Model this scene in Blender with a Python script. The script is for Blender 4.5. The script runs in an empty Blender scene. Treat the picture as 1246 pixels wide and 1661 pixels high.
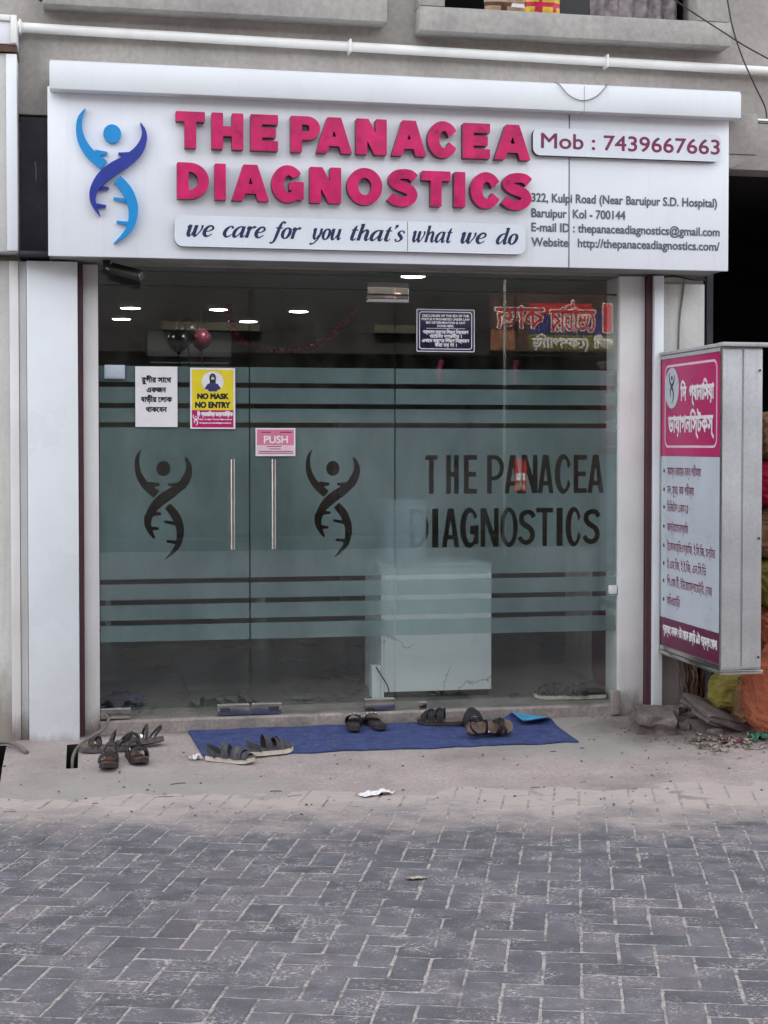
import bpy, bmesh, math, random
import numpy as np
from mathutils import Vector, Matrix, noise
random.seed(7); np.random.seed(7)
sc = bpy.context.scene
COL = sc.collection
R = math.radians

# ---------------------------------------------------------------- camera, sky, sun, exposure
cam = bpy.data.cameras.new('camera')
cam.sensor_width = 36; cam.sensor_fit = 'AUTO'
cam.lens = 2500 / 1661 * 36
cam.shift_y = -43.0 / 1661
cam.clip_start = 0.1; cam.clip_end = 600
co = bpy.data.objects.new('camera', cam); COL.objects.link(co)
co.location = (0, -8.75, 1.70)
co.rotation_euler = (R(90 - 1.5), 0, R(-10.97))
sc.camera = co

w = bpy.data.worlds.new('World'); sc.world = w; w.use_nodes = True
nt = w.node_tree; bg = nt.nodes['Background']
sky = nt.nodes.new('ShaderNodeTexSky'); sky.sky_type = 'NISHITA'; sky.sun_disc = False
SUN_EL, SUN_ROT = 43, 338
sky.sun_elevation = R(SUN_EL); sky.sun_rotation = R(SUN_ROT)
sky.dust_density = 5; sky.air_density = 1.0; sky.ozone_density = 1.0
hs = nt.nodes.new('ShaderNodeHueSaturation'); hs.inputs['Saturation'].default_value = .20     # hazy, nearly white sky
nt.links.new(sky.outputs[0], hs.inputs['Color']); nt.links.new(hs.outputs[0], bg.inputs[0]); bg.inputs[1].default_value = 0.15
sl = bpy.data.lights.new('sun', 'SUN'); sl.energy = 2.4; sl.angle = R(.6); sl.color = (1, .93, .82)
so = bpy.data.objects.new('sun', sl); COL.objects.link(so)
# Nishita: rotation measured from +Y towards +X
sd = Vector((math.sin(R(SUN_ROT)) * math.cos(R(SUN_EL)), math.cos(R(SUN_ROT)) * math.cos(R(SUN_EL)), math.sin(R(SUN_EL))))
so.rotation_euler = sd.to_track_quat('Z', 'Y').to_euler(); so.location = (0, -8, 20)
sc.view_settings.view_transform = 'Standard'; sc.view_settings.look = 'None'
sc.view_settings.gamma = 1; sc.view_settings.use_curve_mapping = False
sc.view_settings.exposure = 2.58
sc.render.engine = 'CYCLES'
sc.cycles.max_bounces = 10; sc.cycles.transparent_max_bounces = 16
sc.cycles.sample_clamp_indirect = 4

# ---------------------------------------------------------------- materials
def lin(c):
    c /= 255.0
    return c / 12.92 if c <= .04045 else ((c + .055) / 1.055) ** 2.4
def S(r, g, b): return (lin(r), lin(g), lin(b), 1)
MATS = {}
def nodes(name):
    m = bpy.data.materials.new(name); m.use_nodes = True
    n = m.node_tree; n.nodes.clear()
    out = n.nodes.new('ShaderNodeOutputMaterial'); MATS[name] = m
    return m, n, out
def N(n, t, **k):
    x = n.nodes.new(t)
    for a, b in k.items(): setattr(x, a, b)
    return x
def ramp(n, fac, stops):
    r = N(n, 'ShaderNodeValToRGB'); e = r.color_ramp.elements
    while len(e) < len(stops): e.new(.5)
    for q, (p, c) in zip(e, stops):
        q.position = p; q.color = c if len(c) == 4 else (*c, 1)
    n.links.new(fac, r.inputs[0]); return r.outputs[0]
def mixc(n, fac, a, b, mode='MIX'):
    x = N(n, 'ShaderNodeMix', data_type='RGBA', blend_type=mode)
    for s, v in ((0, fac), (6, a), (7, b)):
        if hasattr(v, 'is_linked'): n.links.new(v, x.inputs[s])
        else: x.inputs[s].default_value = v
    return x.outputs[2]
def math_(n, op, a, b=0.0, c=None):
    x = N(n, 'ShaderNodeMath', operation=op)
    for i, v in enumerate((a, b, c)):
        if v is None: continue
        if hasattr(v, 'is_linked'): n.links.new(v, x.inputs[i])
        else: x.inputs[i].default_value = v
    return x.outputs[0]
def pos(n, scale=(1, 1, 1), rnd=False):
    g = N(n, 'ShaderNodeNewGeometry'); mp = N(n, 'ShaderNodeMapping'); mp.inputs[3].default_value = scale
    n.links.new(g.outputs['Position'], mp.inputs[0]); return mp.outputs[0]
def noise_(n, vec, scale, detail=4, rough=.55):
    x = N(n, 'ShaderNodeTexNoise'); x.inputs['Scale'].default_value = scale
    x.inputs['Detail'].default_value = detail; x.inputs['Roughness'].default_value = rough
    n.links.new(vec, x.inputs['Vector']); return x.outputs[0]
def pbr(name, col, rough=.6, metal=0, var=.18, vs=5, col2=None, fine=.08, fs=60, bump=.0, bs=90, streak=0, streak_col=None, spec=.5, rvar=.1, grime=None):
    m, n, out = nodes(name)
    p = N(n, 'ShaderNodeBsdfPrincipled'); n.links.new(p.outputs[0], out.inputs[0])
    P = pos(n)
    a = noise_(n, P, vs, 5); b = noise_(n, P, fs, 3)
    c2 = col2 or tuple(max(0, x * (1 - 2 * var)) for x in col[:3]) + (1,)
    c1 = tuple(min(1, x * (1 + var * .6)) for x in col[:3]) + (1,) if not col2 else col
    c = ramp(n, a, [(.32, c2), (.68, c1)])
    if fine: c = mixc(n, fine, c, ramp(n, b, [(.3, (0, 0, 0)), (.7, (1, 1, 1))]), 'OVERLAY')
    if streak:
        s = noise_(n, pos(n, (9, 9, .5)), 1.6, 6, .65)
        f = math_(n, 'MULTIPLY', ramp(n, s, [(.52, (0, 0, 0)), (.78, (1, 1, 1))]), streak)
        c = mixc(n, f, c, streak_col or tuple(x * .45 for x in col[:3]) + (1,))
    if grime:   # splash dirt close to the ground: (height, colour)
        g = N(n, 'ShaderNodeNewGeometry'); sx = N(n, 'ShaderNodeSeparateXYZ'); n.links.new(g.outputs['Position'], sx.inputs[0])
        zz = math_(n, 'ADD', sx.outputs[2], math_(n, 'MULTIPLY', noise_(n, pos(n, (6, 6, 2)), 2.2, 6, .7), -grime[0] * 1.5))
        mr = N(n, 'ShaderNodeMapRange'); n.links.new(zz, mr.inputs[0])
        mr.inputs[1].default_value = -grime[0] * .35; mr.inputs[2].default_value = grime[0] * .35; mr.inputs[3].default_value = .85; mr.inputs[4].default_value = 0
        c = mixc(n, mr.outputs[0], c, grime[1])
    n.links.new(c, p.inputs['Base Color'])
    rr = math_(n, 'MULTIPLY_ADD', a, rvar * 2, rough - rvar); n.links.new(rr, p.inputs['Roughness'])
    p.inputs['Metallic'].default_value = metal
    p.inputs['Specular IOR Level'].default_value = spec
    if bump:
        bm = N(n, 'ShaderNodeBump'); bm.inputs['Strength'].default_value = bump; bm.inputs['Distance'].default_value = .01
        bn = noise_(n, P, bs, 6, .65); n.links.new(bn, bm.inputs['Height']); n.links.new(bm.outputs[0], p.inputs['Normal'])
    return m
def emis(name, col, strength):
    m, n, out = nodes(name); e = N(n, 'ShaderNodeEmission'); e.inputs[0].default_value = col; e.inputs[1].default_value = strength
    n.links.new(e.outputs[0], out.inputs[0]); return m

M = {}
M['white_panel'] = pbr('white_panel', S(232, 235, 240), .35, var=.03, vs=1.4, fine=.03, streak=.22, streak_col=S(188, 184, 178))
M['fascia_white'] = pbr('fascia_white', S(222, 225, 228), .45, var=.03, vs=2, fine=.03, streak=.12, streak_col=S(190, 188, 180))
M['pillar_white'] = pbr('pillar_white', S(228, 232, 235), .28, var=.04, vs=1.5, fine=.02, streak=.05, streak_col=S(175, 168, 160), grime=(.12, S(150, 138, 128)))
M['jamb_white'] = pbr('jamb_white', S(226, 224, 222), .5, var=.05, vs=3, fine=.05, streak=.3, streak_col=S(160, 150, 142), grime=(.22, S(120, 108, 100)))
M['maroon'] = pbr('maroon', S(78, 44, 52), .55, var=.15, vs=6)
M['plaster'] = pbr('plaster', S(166, 160, 154), .9, var=.12, vs=2.2, fine=.10, fs=30, bump=.16, bs=40, streak=.3, streak_col=S(118, 110, 105))
M['ledge'] = pbr('ledge', S(164, 160, 155), .9, var=.10, vs=3, fine=.12, fs=28, bump=.15, bs=40, streak=.25, streak_col=S(110, 106, 100))
M['old_white_wall'] = pbr('old_white_wall', S(206, 205, 200), .75, var=.07, vs=2, fine=.06, streak=.4, streak_col=S(150, 140, 126), grime=(.5, S(140, 128, 116)), bump=.12, bs=30)
M['side_wall'] = pbr('side_wall', S(200, 196, 188), .8, var=.08, vs=3, fine=.08, streak=.35, streak_col=S(150, 140, 128), grime=(.9, S(122, 112, 108)), bump=.2)
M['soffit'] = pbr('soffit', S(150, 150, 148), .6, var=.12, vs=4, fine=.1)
M['dark_gap'] = pbr('dark_gap', S(62, 58, 66), .85, var=.25, vs=6)
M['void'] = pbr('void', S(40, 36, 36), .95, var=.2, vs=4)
M['pvc'] = pbr('pvc', S(232, 230, 226), .35, var=.04, vs=5, fine=.04, streak=.1)
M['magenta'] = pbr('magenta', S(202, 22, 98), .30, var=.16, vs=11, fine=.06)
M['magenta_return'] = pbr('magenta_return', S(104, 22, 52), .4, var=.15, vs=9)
M['light_blue'] = pbr('light_blue', S(12, 140, 208), .35, var=.06, vs=8, fine=.03)
M['dark_blue'] = pbr('dark_blue', S(38, 56, 152), .35, var=.08, vs=8, fine=.03)
M['navy_print'] = pbr('navy_print', S(22, 34, 78), .5, var=.1, vs=20)
M['maroon_print'] = pbr('maroon_print', S(124, 34, 78), .5, var=.1, vs=20)
M['grey_print'] = pbr('grey_print', S(92, 98, 104), .5, var=.05, vs=20)
M['black_print'] = pbr('black_print', S(24, 22, 26), .55, var=.1, vs=20)
M['white_print'] = pbr('white_print', S(225, 222, 226), .5, var=.04, vs=20)
M['steel'] = pbr('steel', S(205, 204, 200), .22, metal=1, var=.06, vs=18, fine=.04, rvar=.06)
M['polished_steel'] = pbr('polished_steel', S(225, 222, 214), .06, metal=1, var=.02, vs=4, fine=0, rvar=.02)
M['seam_dark'] = pbr('seam_dark', S(60, 62, 66), .7)
M['black_plastic'] = pbr('black_plastic', S(24, 24, 26), .45)
M['cable'] = pbr('cable', S(44, 42, 42), .6)
M['grey_cable'] = pbr('grey_cable', S(120, 112, 104), .7)
M['paper'] = pbr('paper', S(226, 222, 224), .75, var=.03, vs=6)
M['yellow_print'] = pbr('yellow_print', S(228, 206, 38), .45, var=.06, vs=10, fine=.02)
M['pink_print'] = pbr('pink_print', S(214, 122, 150), .4, var=.07, vs=14, fine=.02)
M['pale_pink'] = pbr('pale_pink', S(226, 196, 206), .4, var=.05, vs=14, fine=.02)
M['navy_board'] = pbr('navy_board', S(30, 26, 66), .3, var=.12, vs=8, fine=.02)
M['box_metal'] = pbr('box_metal', S(188, 188, 190), .45, metal=.2, var=.09, vs=3, fine=.07, streak=.35, streak_col=S(118, 110, 106))
M['plate_white'] = pbr('plate_white', S(218, 223, 229), .35, var=.03, vs=3)
M['face_grey'] = pbr('face_grey', S(188, 196, 206), .3, var=.05, vs=3, fine=.03, streak=.15, streak_col=S(150, 150, 158))
M['face_magenta'] = pbr('face_magenta', S(182, 24, 100), .3, var=.07, vs=4, fine=.04)
M['face_maroon'] = pbr('face_maroon', S(98, 24, 64), .35, var=.1, vs=5, fine=.04)
M['concrete'] = pbr('concrete', S(150, 140, 134), .92, var=.16, vs=6, fine=.2, fs=50, bump=.4, bs=50)
M['rubble'] = pbr('rubble', S(112, 101, 98), .95, var=.2, vs=9, fine=.25, fs=50, bump=.6, bs=40)
M['soil'] = pbr('soil', S(108, 92, 88), .97, var=.25, vs=8, fine=.3, fs=45, bump=.8, bs=35)
M['tile_floor'] = pbr('tile_floor', S(120, 118, 116), .3, var=.1, vs=3, fine=.08)
M['room_wall'] = pbr('room_wall', S(100, 95, 84), .75, var=.08, vs=2)
M['room_ceiling'] = pbr('room_ceiling', S(130, 132, 130), .8, var=.06, vs=2)
m, n, out = nodes('desk_white'); p = N(n, 'ShaderNodeBsdfPrincipled'); n.links.new(p.outputs[0], out.inputs[0])   # white marble laminate with sparse dark veins
P = pos(n, (1, 1, 1)); nv = noise_(n, pos(n, (1.0, 1.0, .8)), 2.6, 5, .55)
vein = math_(n, 'ABSOLUTE', math_(n, 'SUBTRACT', nv, .5)); vm = math_(n, 'MULTIPLY', ramp(n, vein, [(.004, (1, 1, 1)), (.012, (0, 0, 0))]), ramp(n, noise_(n, P, 3.7, 2), [(.50, (0, 0, 0)), (.58, (.55, .55, .55))]))
n.links.new(mixc(n, vm, S(244, 247, 247), S(110, 120, 120)), p.inputs['Base Color']); p.inputs['Roughness'].default_value = .35; M['desk_white'] = m
M['wood_dark'] = pbr('wood_dark', S(78, 56, 40), .5, var=.2, vs=7)
M['ac_white'] = pbr('ac_white', S(205, 206, 204), .4, var=.03)
M['orange_sack'] = pbr('orange_sack', S(208, 112, 78), .75, var=.16, vs=14, fine=.15, fs=120, bump=.5, bs=130)
M['yellow_sack'] = pbr('yellow_sack', S(164, 152, 66), .65, var=.18, vs=12, fine=.12, fs=120, bump=.4, bs=130)
M['tan_sack'] = pbr('tan_sack', S(158, 116, 82), .8, var=.15, vs=12, fine=.15, fs=120, bump=.4, bs=130)
M['litter'] = pbr('litter', S(166, 156, 142), .8, var=.35, vs=30)
M['green_plastic'] = pbr('green_plastic', S(50, 120, 90), .35, var=.3, vs=30)
M['leather_dark'] = pbr('leather_dark', S(38, 30, 31), .5, var=.25, vs=30, bump=.2, bs=200)
M['leather_brown'] = pbr('leather_brown', S(92, 62, 46), .6, var=.25, vs=30, bump=.2, bs=200)
M['footbed_tan'] = pbr('footbed_tan', S(112, 94, 80), .75, var=.2, vs=30)
M['footbed_grey'] = pbr('footbed_grey', S(88, 84, 88), .8, var=.2, vs=30)
M['sole_white'] = pbr('sole_white', S(205, 194, 180), .6, var=.12, vs=25)
M['sole_dark'] = pbr('sole_dark', S(50, 45, 47), .75, var=.2, vs=30)
M['fabric_grey'] = pbr('fabric_grey', S(74, 74, 80), .85, var=.2, vs=40, bump=.3, bs=260)
M['fabric_black'] = pbr('fabric_black', S(34, 30, 38), .75, var=.2, vs=40, bump=.2, bs=260)
M['bead'] = pbr('bead', S(196, 188, 190), .3)
M['packet_yellow'] = pbr('packet_yellow', S(222, 186, 60), .3, var=.2, vs=18)
M['packet_red'] = pbr('packet_red', S(196, 44, 78), .3, var=.2, vs=18)
M['packet_tan'] = pbr('packet_tan', S(176, 148, 118), .4, var=.2, vs=18)
M['curtain'] = pbr('curtain', S(150, 140, 142), .9, var=.3, vs=18)
M['shutter'] = pbr('shutter', S(46, 47, 50), .5, metal=.3, var=.12, vs=3)
M['opposite_wall'] = pbr('opposite_wall', S(42, 40, 40), .9, var=.3, vs=.8, fine=.1)
M['opposite_light'] = pbr('opposite_light', S(84, 78, 68), .9, var=.1, vs=1)
M['banner_blue'] = pbr('banner_blue', S(56, 52, 108), .6)
M['banner_red'] = pbr('banner_red', S(190, 40, 44), .6)
M['banner_green'] = pbr('banner_green', S(92, 100, 44), .6)
M['banner_orange'] = pbr('banner_orange', S(140, 92, 64), .6)
M['banner_print'] = pbr('banner_print', S(214, 208, 204), .6)
M['banner_brown'] = pbr('banner_brown', S(70, 48, 44), .6)
M['balloon_dark'] = pbr('balloon_dark', S(36, 34, 38), .25)
M['balloon_pink'] = pbr('balloon_pink', S(128, 60, 76), .25)
M['tinsel_red'] = pbr('tinsel_red', S(190, 24, 40), .3)
M['rag_navy'] = pbr('rag_navy', S(50, 50, 82), .95, var=.25, vs=20, bump=.4)
M['mat_under'] = pbr('mat_under', S(62, 146, 186), .7, var=.15, vs=20)
M['lamp'] = emis('lamp', (1, .98, .94, 1), 5)

def woven(name, a, b):
    m, n, out = nodes(name); p = N(n, 'ShaderNodeBsdfPrincipled'); n.links.new(p.outputs[0], out.inputs[0]); P = pos(n)
    hs_ = []
    for d in ('X', 'Z'):
        wv = N(n, 'ShaderNodeTexWave', wave_type='BANDS', bands_direction=d); wv.inputs['Scale'].default_value = 42; wv.inputs['Distortion'].default_value = .6; n.links.new(P, wv.inputs['Vector']); hs_.append(wv.outputs['Color'])
    h = math_(n, 'MAXIMUM', hs_[0], hs_[1])
    c = ramp(n, noise_(n, pos(n, (1, 1, 2.5)), 7, 6, .7), [(.3, a), (.7, b)]); c = mixc(n, math_(n, 'MULTIPLY', math_(n, 'SUBTRACT', 1.0, h), .5), c, tuple(x * .5 for x in a[:3]) + (1,))
    c = mixc(n, ramp(n, noise_(n, P, 13, 6, .7), [(.56, (0, 0, 0)), (.72, (.6, .6, .6))]), c, S(140, 120, 108))
    n.links.new(c, p.inputs['Base Color']); p.inputs['Roughness'].default_value = .75
    bp = N(n, 'ShaderNodeBump'); bp.inputs['Strength'].default_value = .7; bp.inputs['Distance'].default_value = .006
    n.links.new(math_(n, 'ADD', h, math_(n, 'MULTIPLY', noise_(n, P, 30, 5, .7), 3.0)), bp.inputs['Height']); n.links.new(bp.outputs[0], p.inputs['Normal']); M[name] = m
woven('orange_sack', S(176, 84, 58), S(214, 128, 94)); woven('yellow_sack', S(132, 120, 48), S(176, 166, 84)); woven('tan_sack', S(128, 92, 66), S(172, 130, 96))
# door mat: blue pile with dust
m, n, out = nodes('mat_blue'); p = N(n, 'ShaderNodeBsdfPrincipled'); n.links.new(p.outputs[0], out.inputs[0])
P = pos(n); c = ramp(n, noise_(n, P, 14, 5), [(.3, S(42, 54, 96)), (.7, S(60, 74, 124))])
c = mixc(n, .35, c, ramp(n, noise_(n, P, 240, 2), [(.3, (0, 0, 0)), (.7, (1, 1, 1))]), 'OVERLAY')
c = mixc(n, ramp(n, noise_(n, P, 34, 6, .7), [(.58, (0, 0, 0)), (.70, (.6, .6, .6))]), c, S(128, 126, 136))
n.links.new(c, p.inputs['Base Color']); p.inputs['Roughness'].default_value = .95
bm_ = N(n, 'ShaderNodeBump'); bm_.inputs['Strength'].default_value = .6; bm_.inputs['Distance'].default_value = .004
n.links.new(noise_(n, P, 260, 2), bm_.inputs['Height']); n.links.new(bm_.outputs[0], p.inputs['Normal']); M['mat_blue'] = m

# apron / dust on the ground
def ground_mat(name, grey):
    m, n, out = nodes(name); p = N(n, 'ShaderNodeBsdfPrincipled'); n.links.new(p.outputs[0], out.inputs[0])
    P = pos(n)
    c = ramp(n, noise_(n, P, 1.6, 6, .6), [(.30, S(128, 117, 114)), (.5, S(155, 143, 140)), (.7, S(170, 157, 153))])
    c = mixc(n, ramp(n, noise_(n, pos(n, (1.2, 3.4, 1)), 2.3, 6, .65), [(.52, (0, 0, 0)), (.70, (.7, .7, .7))]), c, S(152, 148, 143))
    c = mixc(n, .22, c, ramp(n, noise_(n, P, 55, 5, .7), [(.3, (0, 0, 0)), (.7, (1, 1, 1))]), 'OVERLAY')
    v = N(n, 'ShaderNodeTexVoronoi'); v.inputs['Scale'].default_value = 26; n.links.new(P, v.inputs['Vector'])
    f = math_(n, 'MULTIPLY', ramp(n, v.outputs['Distance'], [(.10, (1, 1, 1)), (.16, (0, 0, 0))]), ramp(n, noise_(n, P, 7, 3), [(.55, (0, 0, 0)), (.62, (1, 1, 1))]))
    c = mixc(n, math_(n, 'MULTIPLY', f, .55), c, S(92, 84, 80))
    g = N(n, 'ShaderNodeNewGeometry')
    def spot(cx, cy, rad, soft, col, c, k=1.0):
        d = N(n, 'ShaderNodeVectorMath', operation='DISTANCE'); q = N(n, 'ShaderNodeVectorMath', operation='MULTIPLY'); q.inputs[1].default_value = (1, 1.5, 0); n.links.new(g.outputs['Position'], q.inputs[0])
        n.links.new(q.outputs[0], d.inputs[0]); d.inputs[1].default_value = (cx, cy * 1.5, 0)
        dd = math_(n, 'ADD', d.outputs['Value'], math_(n, 'MULTIPLY_ADD', noise_(n, P, 4, 6, .65), .9, -.45)); mr = N(n, 'ShaderNodeMapRange'); n.links.new(dd, mr.inputs[0])
        mr.inputs[1].default_value = rad; mr.inputs[2].default_value = rad + soft; mr.inputs[3].default_value = k; mr.inputs[4].default_value = 0
        return mixc(n, mr.outputs[0], c, col)
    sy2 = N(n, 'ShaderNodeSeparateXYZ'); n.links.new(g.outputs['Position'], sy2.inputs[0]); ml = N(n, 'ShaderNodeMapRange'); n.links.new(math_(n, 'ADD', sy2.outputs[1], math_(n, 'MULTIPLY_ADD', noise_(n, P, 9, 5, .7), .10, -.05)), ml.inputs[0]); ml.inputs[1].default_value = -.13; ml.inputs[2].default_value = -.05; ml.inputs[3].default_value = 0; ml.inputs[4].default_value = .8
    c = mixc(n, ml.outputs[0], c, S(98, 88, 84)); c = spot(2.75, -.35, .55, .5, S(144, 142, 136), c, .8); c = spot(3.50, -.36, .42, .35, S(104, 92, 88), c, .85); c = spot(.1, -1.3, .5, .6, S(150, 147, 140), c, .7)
    n.links.new(c, p.inputs['Base Color']); p.inputs['Roughness'].default_value = .95
    b = N(n, 'ShaderNodeBump'); b.inputs['Strength'].default_value = .55; b.inputs['Distance'].default_value = .012
    n.links.new(noise_(n, P, 38, 8, .7), b.inputs['Height']); n.links.new(b.outputs[0], p.inputs['Normal'])
    return m
M['ground'] = ground_mat('ground', 0)
# joint sand
m, n, out = nodes('joint_sand'); p = N(n, 'ShaderNodeBsdfPrincipled'); n.links.new(p.outputs[0], out.inputs[0])
P = pos(n); c = ramp(n, noise_(n, P, 60, 5, .7), [(.34, S(122, 116, 114)), (.6, S(178, 171, 168))]); c = mixc(n, ramp(n, noise_(n, P, 13, 4, .7), [(.50, (0, 0, 0)), (.60, (.8, .8, .8))]), c, S(96, 93, 94))
n.links.new(c, p.inputs['Base Color']); p.inputs['Roughness'].default_value = 1
b = N(n, 'ShaderNodeBump'); b.inputs['Strength'].default_value = .8; b.inputs['Distance'].default_value = .006
n.links.new(noise_(n, P, 150, 5, .7), b.inputs['Height']); n.links.new(b.outputs[0], p.inputs['Normal']); M['joint_sand'] = m
# pavers
m, n, out = nodes('paver'); p = N(n, 'ShaderNodeBsdfPrincipled'); n.links.new(p.outputs[0], out.inputs[0])
P = pos(n); oi = N(n, 'ShaderNodeObjectInfo')
c = ramp(n, oi.outputs['Random'], [(0, S(80, 79, 85)), (.45, S(90, 88, 95)), (.8, S(96, 94, 100)), (1, S(101, 96, 100))])
c = mixc(n, .45, c, ramp(n, noise_(n, P, 9, 5), [(.3, (.25, .25, .25)), (.7, (.75, .75, .75))]), 'OVERLAY')
c = mixc(n, .25, c, ramp(n, noise_(n, P, 220, 3, .7), [(.3, (0, 0, 0)), (.7, (1, 1, 1))]), 'OVERLAY')
red = math_(n, 'MULTIPLY', ramp(n, noise_(n, P, 1.1, 2), [(.60, (0, 0, 0)), (.72, (1, 1, 1))]), .16)
c = mixc(n, red, c, S(128, 104, 100))
# sandy flecks stuck in patches
pm = ramp(n, noise_(n, P, 8.5, 4, .6), [(.47, (0, 0, 0)), (.62, (1, 1, 1))])
fl = ramp(n, noise_(n, pos(n, (1, 1.6, 1)), 75, 4, .75), [(.53, (0, 0, 0)), (.585, (.95, .95, .95))])
f1 = math_(n, 'MULTIPLY', pm, fl)
fl2 = ramp(n, noise_(n, P, 120, 3, .75), [(.63, (0, 0, 0)), (.69, (.8, .8, .8))])
f1 = math_(n, 'MAXIMUM', math_(n, 'MULTIPLY', f1, .9), math_(n, 'MULTIPLY', fl2, .75))
c = mixc(n, f1, c, S(182, 176, 173))
# fine dust blown from the apron, thinning out over the first metre of road
g = N(n, 'ShaderNodeNewGeometry'); sx = N(n, 'ShaderNodeSeparateXYZ'); n.links.new(g.outputs['Position'], sx.inputs[0])
dd = math_(n, 'ADD', sx.outputs[1], math_(n, 'MULTIPLY', sx.outputs[0], .20))
dd = math_(n, 'ADD', dd, math_(n, 'MULTIPLY', noise_(n, P, 2.6, 6, .65), 1.5))
mr = N(n, 'ShaderNodeMapRange'); n.links.new(dd, mr.inputs[0]); mr.inputs[1].default_value = -1.30; mr.inputs[2].default_value = -.55; mr.inputs[3].default_value = 0; mr.inputs[4].default_value = .9
c = mixc(n, mr.outputs[0], c, S(176, 164, 158))
n.links.new(c, p.inputs['Base Color']); p.inputs['Roughness'].default_value = .85
b = N(n, 'ShaderNodeBump'); b.inputs['Strength'].default_value = .5; b.inputs['Distance'].default_value = .004
n.links.new(noise_(n, P, 120, 5, .7), b.inputs['Height']); n.links.new(b.outputs[0], p.inputs['Normal']); M['paver'] = m

# clear glass: Schlick reflection over a faintly green transparency
m, n, out = nodes('glass'); lw = N(n, 'ShaderNodeLayerWeight'); lw.inputs[0].default_value = .5
fr = math_(n, 'MULTIPLY_ADD', math_(n, 'POWER', lw.outputs['Facing'], 5.0), .92, .060)
tr = N(n, 'ShaderNodeBsdfTransparent'); tr.inputs[0].default_value = (.945, .975, .968, 1)
gl = N(n, 'ShaderNodeBsdfGlossy'); gl.inputs['Roughness'].default_value = .0
mx = N(n, 'ShaderNodeMixShader'); n.links.new(fr, mx.inputs[0]); n.links.new(tr.outputs[0], mx.inputs[1]); n.links.new(gl.outputs[0], mx.inputs[2])
dst = N(n, 'ShaderNodeBsdfDiffuse'); dst.inputs[0].default_value = (.5, .48, .45, 1)
sm = ramp(n, noise_(n, pos(n, (3, 3, 1.1)), 2.4, 7, .7), [(.45, (0, 0, 0)), (.75, (.022, .022, .022))])
mx2 = N(n, 'ShaderNodeMixShader'); n.links.new(sm, mx2.inputs[0]); n.links.new(mx.outputs[0], mx2.inputs[1]); n.links.new(dst.outputs[0], mx2.inputs[2])
n.links.new(mx2.outputs[0], out.inputs[0]); M['glass'] = m
# frosted film
m, n, out = nodes('frosted_film')
P = pos(n)
tr = N(n, 'ShaderNodeBsdfTransparent'); tr.inputs[0].default_value = (.76, .84, .84, 1)
df = N(n, 'ShaderNodeBsdfDiffuse'); n.links.new(ramp(n, noise_(n, pos(n, (1.4, 1.4, .6)), 1.7, 5, .6), [(.34, (.24, .33, .335)), (.66, (.44, .55, .56))]), df.inputs[0])
tl = N(n, 'ShaderNodeBsdfTranslucent'); tl.inputs[0].default_value = (.3, .36, .36, 1)
m1 = N(n, 'ShaderNodeMixShader'); m1.inputs[0].default_value = .25; n.links.new(df.outputs[0], m1.inputs[1]); n.links.new(tl.outputs[0], m1.inputs[2])
m2 = N(n, 'ShaderNodeMixShader'); m2.inputs[0].default_value = .55; n.links.new(tr.outputs[0], m2.inputs[1]); n.links.new(m1.outputs[0], m2.inputs[2])
n.links.new(m2.outputs[0], out.inputs[0]); M['film'] = m

# ---------------------------------------------------------------- object helpers
def mesh_obj(name, verts, faces, mat, parent=None, smooth=False, local=False):
    me = bpy.data.meshes.new(name); me.from_pydata([tuple(v) for v in verts], [], [tuple(f) for f in faces]); me.update()
    mats = mat if isinstance(mat, (list, tuple)) else [mat]
    for q in mats: me.materials.append(M[q])
    if smooth: me.polygons.foreach_set('use_smooth', [True] * len(me.polygons))
    o = bpy.data.objects.new(name, me); COL.objects.link(o)
    if parent is not None:
        o.parent = parent
        if not local:
            off = Vector(); q = parent
            while q is not None: off += q.location; q = q.parent
            o.location = -off
    return o
def tag(o, label=None, cat=None, group=None, kind=None):
    if label: o['label'] = label
    if cat: o['category'] = cat
    if group: o['group'] = group
    if kind: o['kind'] = kind
    return o
def thing(name, label, cat, loc=(0, 0, 0), rz=0, group=None, rot=None):
    o = bpy.data.objects.new(name, None); COL.objects.link(o); o.empty_display_size = .1
    o.location = loc; o.rotation_euler = rot or (0, 0, rz)
    return tag(o, label, cat, group)
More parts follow.
